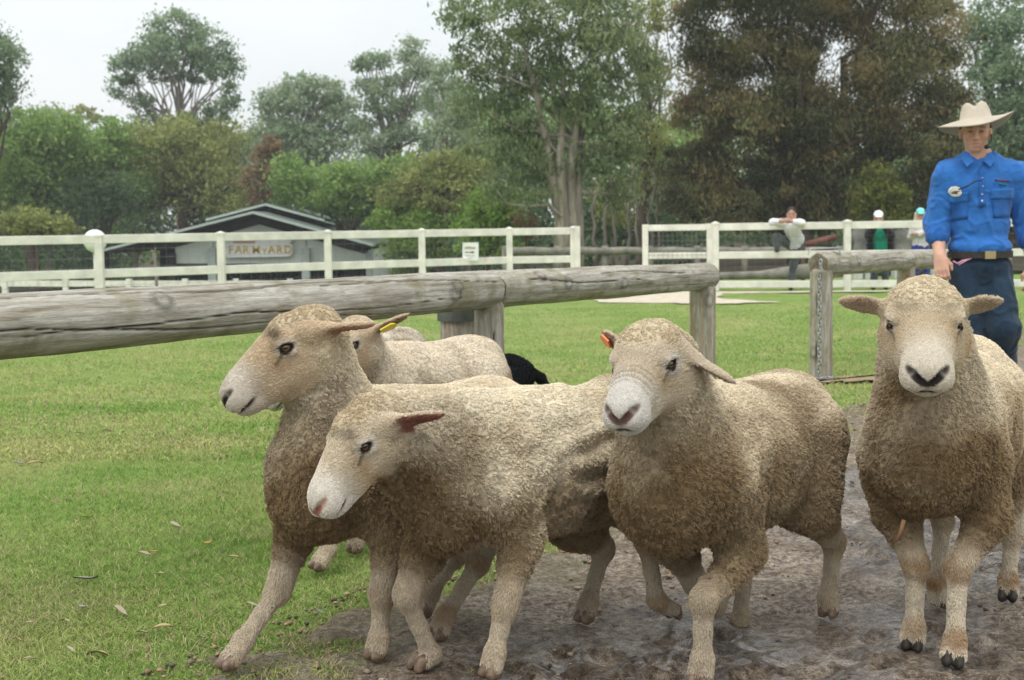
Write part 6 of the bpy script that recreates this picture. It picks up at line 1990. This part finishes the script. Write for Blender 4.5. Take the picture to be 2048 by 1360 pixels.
# ---- onlookers at the far fence
def onlooker(label, Y, J, top_c, leg_c, head_r=0.105, skin=(0.42, 0.24, 0.17), extra=None):
    p = lambda q: at(q[0], q[1], Y + (q[2] if len(q) > 2 else 0))
    hd = p(J['head'])
    ft = p(J['foot_r'])
    root = empty('person', (hd[0], Y, 0), label, 'person', 'onlookers at the white fence')
    hpr_, Hx, Px = human_head(hd, J.get('look', (-0.2, -0.95, -0.1)), J.get('hs', 0.95))
    nk = p(J['neck'])
    S = [p(J['sh_r']), p(J['sh_l'])]
    EL = [p(J['el_r']), p(J['el_l'])]
    WR = [p(J['wr_r']), p(J['wr_l'])]
    WA = p(J['waist'])
    HI = [p(J['hip_r']), p(J['hip_l'])]
    KN = [p(J['kn_r']), p(J['kn_l'])]
    FT = [p(J['foot_r']), p(J['foot_l'])]
    bp = hpr_ + [cap(Px(-0.02, 0, -0.06), nk, 0.05, 0.055, 0.03), cap(nk, WA, 0.10, 0.10, 0.05)]
    for i in (0, 1):
        bp += [cap(nk, S[i], 0.05, 0.05, 0.03), cap(S[i], EL[i], 0.048, 0.042, 0.03), cap(EL[i], WR[i], 0.042, 0.030, 0.02), cap(WA, HI[i], 0.09, 0.08, 0.03), cap(HI[i], KN[i], 0.07, 0.05, 0.03), cap(KN[i], FT[i] + np.array([0, 0, 0.06]), 0.048, 0.036, 0.03), cap(FT[i] + np.array([0, 0, 0.04]), FT[i] + np.array([-0.03, -0.13, 0.035]), 0.038, 0.032, 0.02)]
        bp += hand(WR[i], nrm(J.get('hd%d' % i, (-1 if i else 1, -0.2, -0.1))), (0, -0.4, 1), (0, -1, 0.3), 0.95, 0.4)
    V, Q = sdf_mesh(bp, 0.017, [(hd - 0.14, hd + 0.14)], 0.009, 1)
    b = mesh_obj('body', V, Q, M_FLESH, root)
    vcol(b, skin_colors(V, Hx, hd, 0.95, np.array(skin)))
    mid = (S[0] + S[1]) / 2
    tp = [cap(mid + np.array([0, 0, -0.04]), WA, 0.135, 0.135, 0.06, sq=((0, 1, 0), 0.75)), cap(S[0], S[1], 0.062, 0.062, 0.04)]
    for i in (0, 1):
        tp += [cap(S[i], EL[i], 0.064, 0.056, 0.03), cap(EL[i], EL[i] + (WR[i] - EL[i]) * J.get('sleeve', 0.5), 0.055, 0.046, 0.02)]
    if J.get('hem'): tp.append(cap(WA, p(J['hem']), 0.145, 0.150, 0.03, sq=((0, 1, 0), 0.72)))
    sdf_obj(J.get('top_name', 'shirt'), tp, 0.014, cloth_mat('cloth', top_c), root, folds=0.022, seed=int(hd[0] * 100) % 97, fscale=9)
    lp_ = [cap(WA, (HI[0] + HI[1]) / 2, 0.125, 0.130, 0.04, sq=((0, 1, 0), 0.75))]
    for i in (0, 1): lp_ += [cap(HI[i], KN[i], 0.090, 0.068, 0.04), cap(KN[i], FT[i] + np.array([0, 0, 0.09]), 0.066, 0.056, 0.03)]
    sdf_obj('trousers', lp_, 0.016, cloth_mat('cloth', leg_c, 0.25), root, folds=0.018, seed=5, fscale=9)
    for i in (0, 1): sdf_obj('shoe', [cap(FT[i] + np.array([0, 0.03, 0.045]), FT[i] + np.array([-0.03, -0.15, 0.04]), 0.045, 0.038, 0.02)], 0.016, M_BELT, root)
    return root, Px, Hx, S, p
YF = 23.75
l1, P1, H1, S1, q1 = onlooker('dark-haired man in white shirt leaning his arms on the white fence', YF,
    dict(head=(1583, 428), neck=(1583, 444), sh_r=(1563, 446), sh_l=(1601, 446), el_r=(1545, 444, -0.22), el_l=(1604, 446, -0.22), wr_r=(1565, 442, -0.30), wr_l=(1572, 441, -0.26), waist=(1591, 478, 0.25), hip_r=(1578, 488, 0.28), hip_l=(1596, 488, 0.28), kn_r=(1554, 474, 0.0), kn_l=(1587, 528, 0.22), foot_r=(1554, 505, -0.02), foot_l=(1582, 580, 0.2), hem=(1588, 484, 0.25)),
    (0.72, 0.70, 0.74), (0.085, 0.095, 0.10))
sdf_obj('hair', [ell(P1(-0.025, 0, 0.048), (0.100, 0.085, 0.080), H1, 0.02), ell(P1(0.08, 0, -0.03), (0.075, 0.072, 0.085), H1, 0.01, '-')], 0.011, M_HAIR, l1)
l2, P2, H2, S2, q2 = onlooker('person in white cap, teal shirt and open black jacket resting chin on the fence', YF + 0.1,
    dict(head=(1757, 436), neck=(1757, 452), sh_r=(1740, 459), sh_l=(1776, 459), el_r=(1738, 470, -0.2), el_l=(1782, 470, -0.2), wr_r=(1752, 449, -0.28), wr_l=(1766, 449, -0.26), waist=(1760, 500, 0.1), hip_r=(1752, 508, 0.12), hip_l=(1770, 508, 0.12), kn_r=(1750, 545, 0.1), kn_l=(1770, 545, 0.1), foot_r=(1746, 578, 0.1), foot_l=(1772, 578, 0.1), hs=0.92, hd0=(0.6, -0.2, 0.5), hd1=(-0.6, -0.2, 0.5), sleeve=0.7),
    (0.010, 0.33, 0.24), (0.06, 0.075, 0.085))
M_BLKC = cloth_mat('black_cloth', (0.018, 0.017, 0.020))
for sd_ in (0, 1):
    e_ = q2((1738, 470, -0.2) if sd_ == 0 else (1782, 470, -0.2))
    x_ = 1737 if sd_ == 0 else 1779
    wr_ = q2((1752, 449, -0.28) if sd_ == 0 else (1766, 449, -0.26))
    sdf_obj('jacket_side', [cap(q2((x_, 464, 0.0)), q2((x_ + (4 if sd_ == 0 else 2), 502, 0.08)), 0.085, 0.085, 0.04, sq=((1, 0, 0), 0.7)), cap(S2[sd_], e_, 0.078, 0.07, 0.03), cap(e_, e_ + (wr_ - e_) * 0.7, 0.068, 0.058, 0.02)], 0.014, M_BLKC, l2, folds=0.02, seed=9)
def cap_hat(root, P, H, col, s=0.95):
    mt = flat_mat('cap_cloth', col, 0.8, 0.2, 0.06)
    sdf_obj('cap', [ell(P(-0.012, 0, 0.060), np.array((0.108, 0.088, 0.080)) * s, H, 0.01), ell(P(-0.012, 0, -0.02), np.array((0.16, 0.12, 0.058)) * s, H, 0.01, '-'),
                    ell(P(0.115, 0, 0.036), np.array((0.070, 0.070, 0.010)) * s, H, 0.012)], 0.009, mt, root)
cap_hat(l2, P2, H2, (0.80, 0.80, 0.80))
l3, P3, H3, S3, q3 = onlooker('person in turquoise cap and pale jumper standing with folded arms', 25.6,
    dict(head=(1841, 429), neck=(1841, 446), sh_r=(1826, 453), sh_l=(1857, 453), el_r=(1822, 472, 0.0), el_l=(1862, 472, 0.0), wr_r=(1848, 466, -0.16), wr_l=(1834, 468, -0.14), waist=(1841, 486), hip_r=(1833, 496), hip_l=(1849, 496), kn_r=(1832, 530), kn_l=(1852, 530), foot_r=(1830, 566), foot_l=(1853, 566), hs=0.9, sleeve=0.85, hem=(1841, 490), top_name='jumper'),
    (0.58, 0.56, 0.56), (0.020, 0.030, 0.22), skin=(0.50, 0.30, 0.22))
cap_hat(l3, P3, H3, (0.22, 0.68, 0.66), 0.9)
M_FAIR = flat_mat('fair_hair', (0.55, 0.48, 0.36), 0.8, 0.3, 0.2, 60, 0.5, 200)
for y in (-1, 1):
    sdf_obj('hair', [cap(P3(-0.01, y * 0.085, 0.02), P3(0.0, y * 0.098, -0.12), 0.030, 0.036, 0.02)], 0.011, M_FAIR, l3)

# ------------------------------------------------------------------ lamp, signs, stake and yard clutter
M_GLOBE = flat_mat('opal_globe', (0.85, 0.85, 0.84), 0.25, 0.5, 0.02)
gl = at(190, 482, 28.0)
lamp = empty('globe_lamp', g3(gl[0], 28.0), 'white globe lamp on a thin pole behind the left fence post', 'lamp')
gv, gf = uv_ball(0.232, 24, 16)
mesh_obj('globe', [np.array(v_) + gl for v_ in gv], gf, M_GLOBE, lamp)
multi('pole', [tube([(gl[0], 28.0, float(ground_z(gl[0], 28.0)) - 0.1), (gl[0], 28.0, gl[2] - 0.21)], 0.045, 10)], M_WHITE, lamp, True)
multi('collar', [tube([(gl[0], 28.0, gl[2] - 0.27), (gl[0], 28.0, gl[2] - 0.21)], [0.05, 0.07], 12)], M_STEEL, lamp, True)
yq = on_line(941, FA, FB)[1] - 0.06
sq = [at(925, 521, yq), at(925, 485, yq), at(957, 485, yq), at(957, 521, yq)]
asg = empty('arrow_sign', (sq[0][0], yq, sq[0][2]), 'small white sign with a right-pointing arrow hung on the long fence', 'sign')
prism('board', sq[::-1], 0.012, M_SIGN, asg)
def sq_part(name, pts, mat): prism(name, [at(x, y, yq - 0.006) for x, y in pts][::-1], 0.005, mat, asg)
sq_part('arrow', [(930, 505.2), (930, 503.6), (943.5, 503.6), (943.5, 501.6), (949.5, 504.4), (943.5, 507.2), (943.5, 505.2)], M_INK)
M_KHAKI = flat_mat('faded_khaki', (0.42, 0.37, 0.24), 0.6, 0.2, 0.2)
sq_part('heading', [(929, 497.5), (931, 493.5), (939, 492.5), (943, 494), (951, 494), (951, 497.5)], M_KHAKI)
M_GREYT = flat_mat('faded_print', (0.50, 0.51, 0.47), 0.6, 0.2, 0.1)
sq_part('small_print', [(931, 511.5), (931, 510.2), (949, 510.2), (949, 511.5)], M_GREYT)
sq_part('small_print', [(937, 516.8), (937, 515.4), (944, 515.4), (944, 516.8)], M_GREYT)
stk = at(315, 562, 26.0)
st = empty('stake', g3(stk[0], 26.0), 'thin forked wooden stake standing before the shed verandah', 'stake')
t_ = at(309, 505, 26.0)
multi('pole', [tube([(stk[0] + 0.02, 26, stk[2] - 1.2), t_], [0.035, 0.028], 7), tube([t_, at(302, 500, 26)], [0.022, 0.010], 6), tube([t_, at(311, 496, 26)], [0.022, 0.010], 6)], BK_GREY, st, True)
# rusty machinery, fallen log, boulders and blocks behind the right fence
M_RUST = flat_mat('rust_red_paint', (0.15, 0.060, 0.048), 0.7, 0.3, 0.35, 7)
ri = empty('farm_implement', g3(at(1630, 500, 27.5)[0], 27.5), 'rusty red tilted boom of old farm machinery behind the leaning man', 'machinery')
multi('boom', [box_v(at(1612, 489, 27.5), at(1672, 473, 27.5), np.array([0, 0, 1.0]), 0.07, 0.055)], M_RUST, ri, True)
multi('cross_bar', [tube([at(1600, 508, 27.6), at(1668, 500, 27.6)], 0.05, 8)], M_RUST, ri, True)
for px_ in (1606, 1662): multi('leg', [tube([at(px_, 485, 27.6), np.array([at(px_, 485, 27.6)[0], 27.6, -0.02])], 0.045, 8)], BK_DARK, ri, True)
fl = at(1600, 548, 26.5)
fo = empty('fallen_log', (fl[0], 26.5, 0), 'dark fallen log on the ground beyond the right fence', 'log')
multi('log', [tube([at(1440, 552, 26.6), at(1520, 550, 26.6), at(1590, 545, 26.5), at(1640, 540, 26.4)], [0.07, 0.08, 0.14, 0.15], 10)], M_OLD, fo, True)
M_ROCK = flat_mat('grey_boulder', (0.27, 0.26, 0.24), 0.9, 0.15, 0.25, 4, 0.6, 20, 0.03)
def boulder(px, py, r, Y, label, seed):
    c = at(px, py, Y)
    V, Q = sdf_mesh([ell(c, (r, r * 0.9, r * 0.8), None, 0.05), ell(c + np.array([r * 0.4, -r * 0.2, -r * 0.3]), (r * 0.8, r * 0.8, r * 0.6), None, 0.05), ell(np.array([c[0], c[1], c[2] / 2]), (r * 0.8, r * 0.8, max(c[2] / 2 + 0.05, 0.1)), None, 0.05)], 0.05, None, None, 1)
    V = V + (fbm(V, 3, 3, seed)[:, None] - 0.5) * 0.12
    tag(mesh_obj('boulder', V, Q, M_ROCK), label, 'boulder', 'boulders beyond the right fence')
boulder(1806, 472, 0.24, 30.0, 'grey boulder between the white-capped and the turquoise-capped onlookers', 3)
boulder(1722, 470, 0.22, 30.5, 'grey boulder just left of the white-capped onlooker', 4)
boulder(1905, 470, 0.30, 30.5, 'grey boulder behind the stockman at belt height', 6)
M_BLOCK = flat_mat('pale_concrete', (0.50, 0.50, 0.48), 0.8, 0.2, 0.12, 5)
for k, (x0, x1, lb) in enumerate(((1704, 1722, 'pale concrete block at the foot of the middle right fence post'), (1727, 1746, 'pale concrete block beside the white-capped onlooker’s legs'), (1786, 1826, 'long pale concrete block between the two capped onlookers'), (1862, 1960, 'long pale concrete block right of the turquoise-capped onlooker'))):
    Yb = 28.5
    a, b = at(x0, 545, Yb), at(x1, 545, Yb)
    v, f = box_v((a[0], Yb, a[2] - 0.10), (b[0], Yb, b[2] - 0.10), np.array([0, 0, 1.0]), 0.15, 0.20, 0.02)
    o = mesh_obj('concrete_block', v, f, M_BLOCK, smooth=False)
    tag(o, lb.replace('’', "'"), 'block', 'concrete blocks beyond the right fence')

# ------------------------------------------------------------------ the moist air between here and the far trees
hz_v = [(x, y, z_) for z_ in (-4.5, 30.0) for x, y in ((-260, -14), (260, -14), (260, 320), (-260, 320))]
haze = mesh_obj('haze', hz_v, [(3, 2, 1, 0), (4, 5, 6, 7), (0, 1, 5, 4), (1, 2, 6, 5), (2, 3, 7, 6), (3, 0, 4, 7)], None, None, smooth=False)
hm = bpy.data.materials.new('haze_air')
hm.use_nodes = True
hm.node_tree.nodes.clear()
ho = hm.node_tree.nodes.new('ShaderNodeOutputMaterial')
hv_ = hm.node_tree.nodes.new('ShaderNodeVolumePrincipled')
hv_.inputs['Color'].default_value = (0.88, 0.93, 0.95, 1)
hv_.inputs['Density'].default_value = HAZE_D
hm.node_tree.links.new(hv_.outputs['Volume'], ho.inputs['Volume'])
haze.data.materials.append(hm)
tag(haze, 'thin moist haze in front of the far trees', 'haze', kind='stuff')
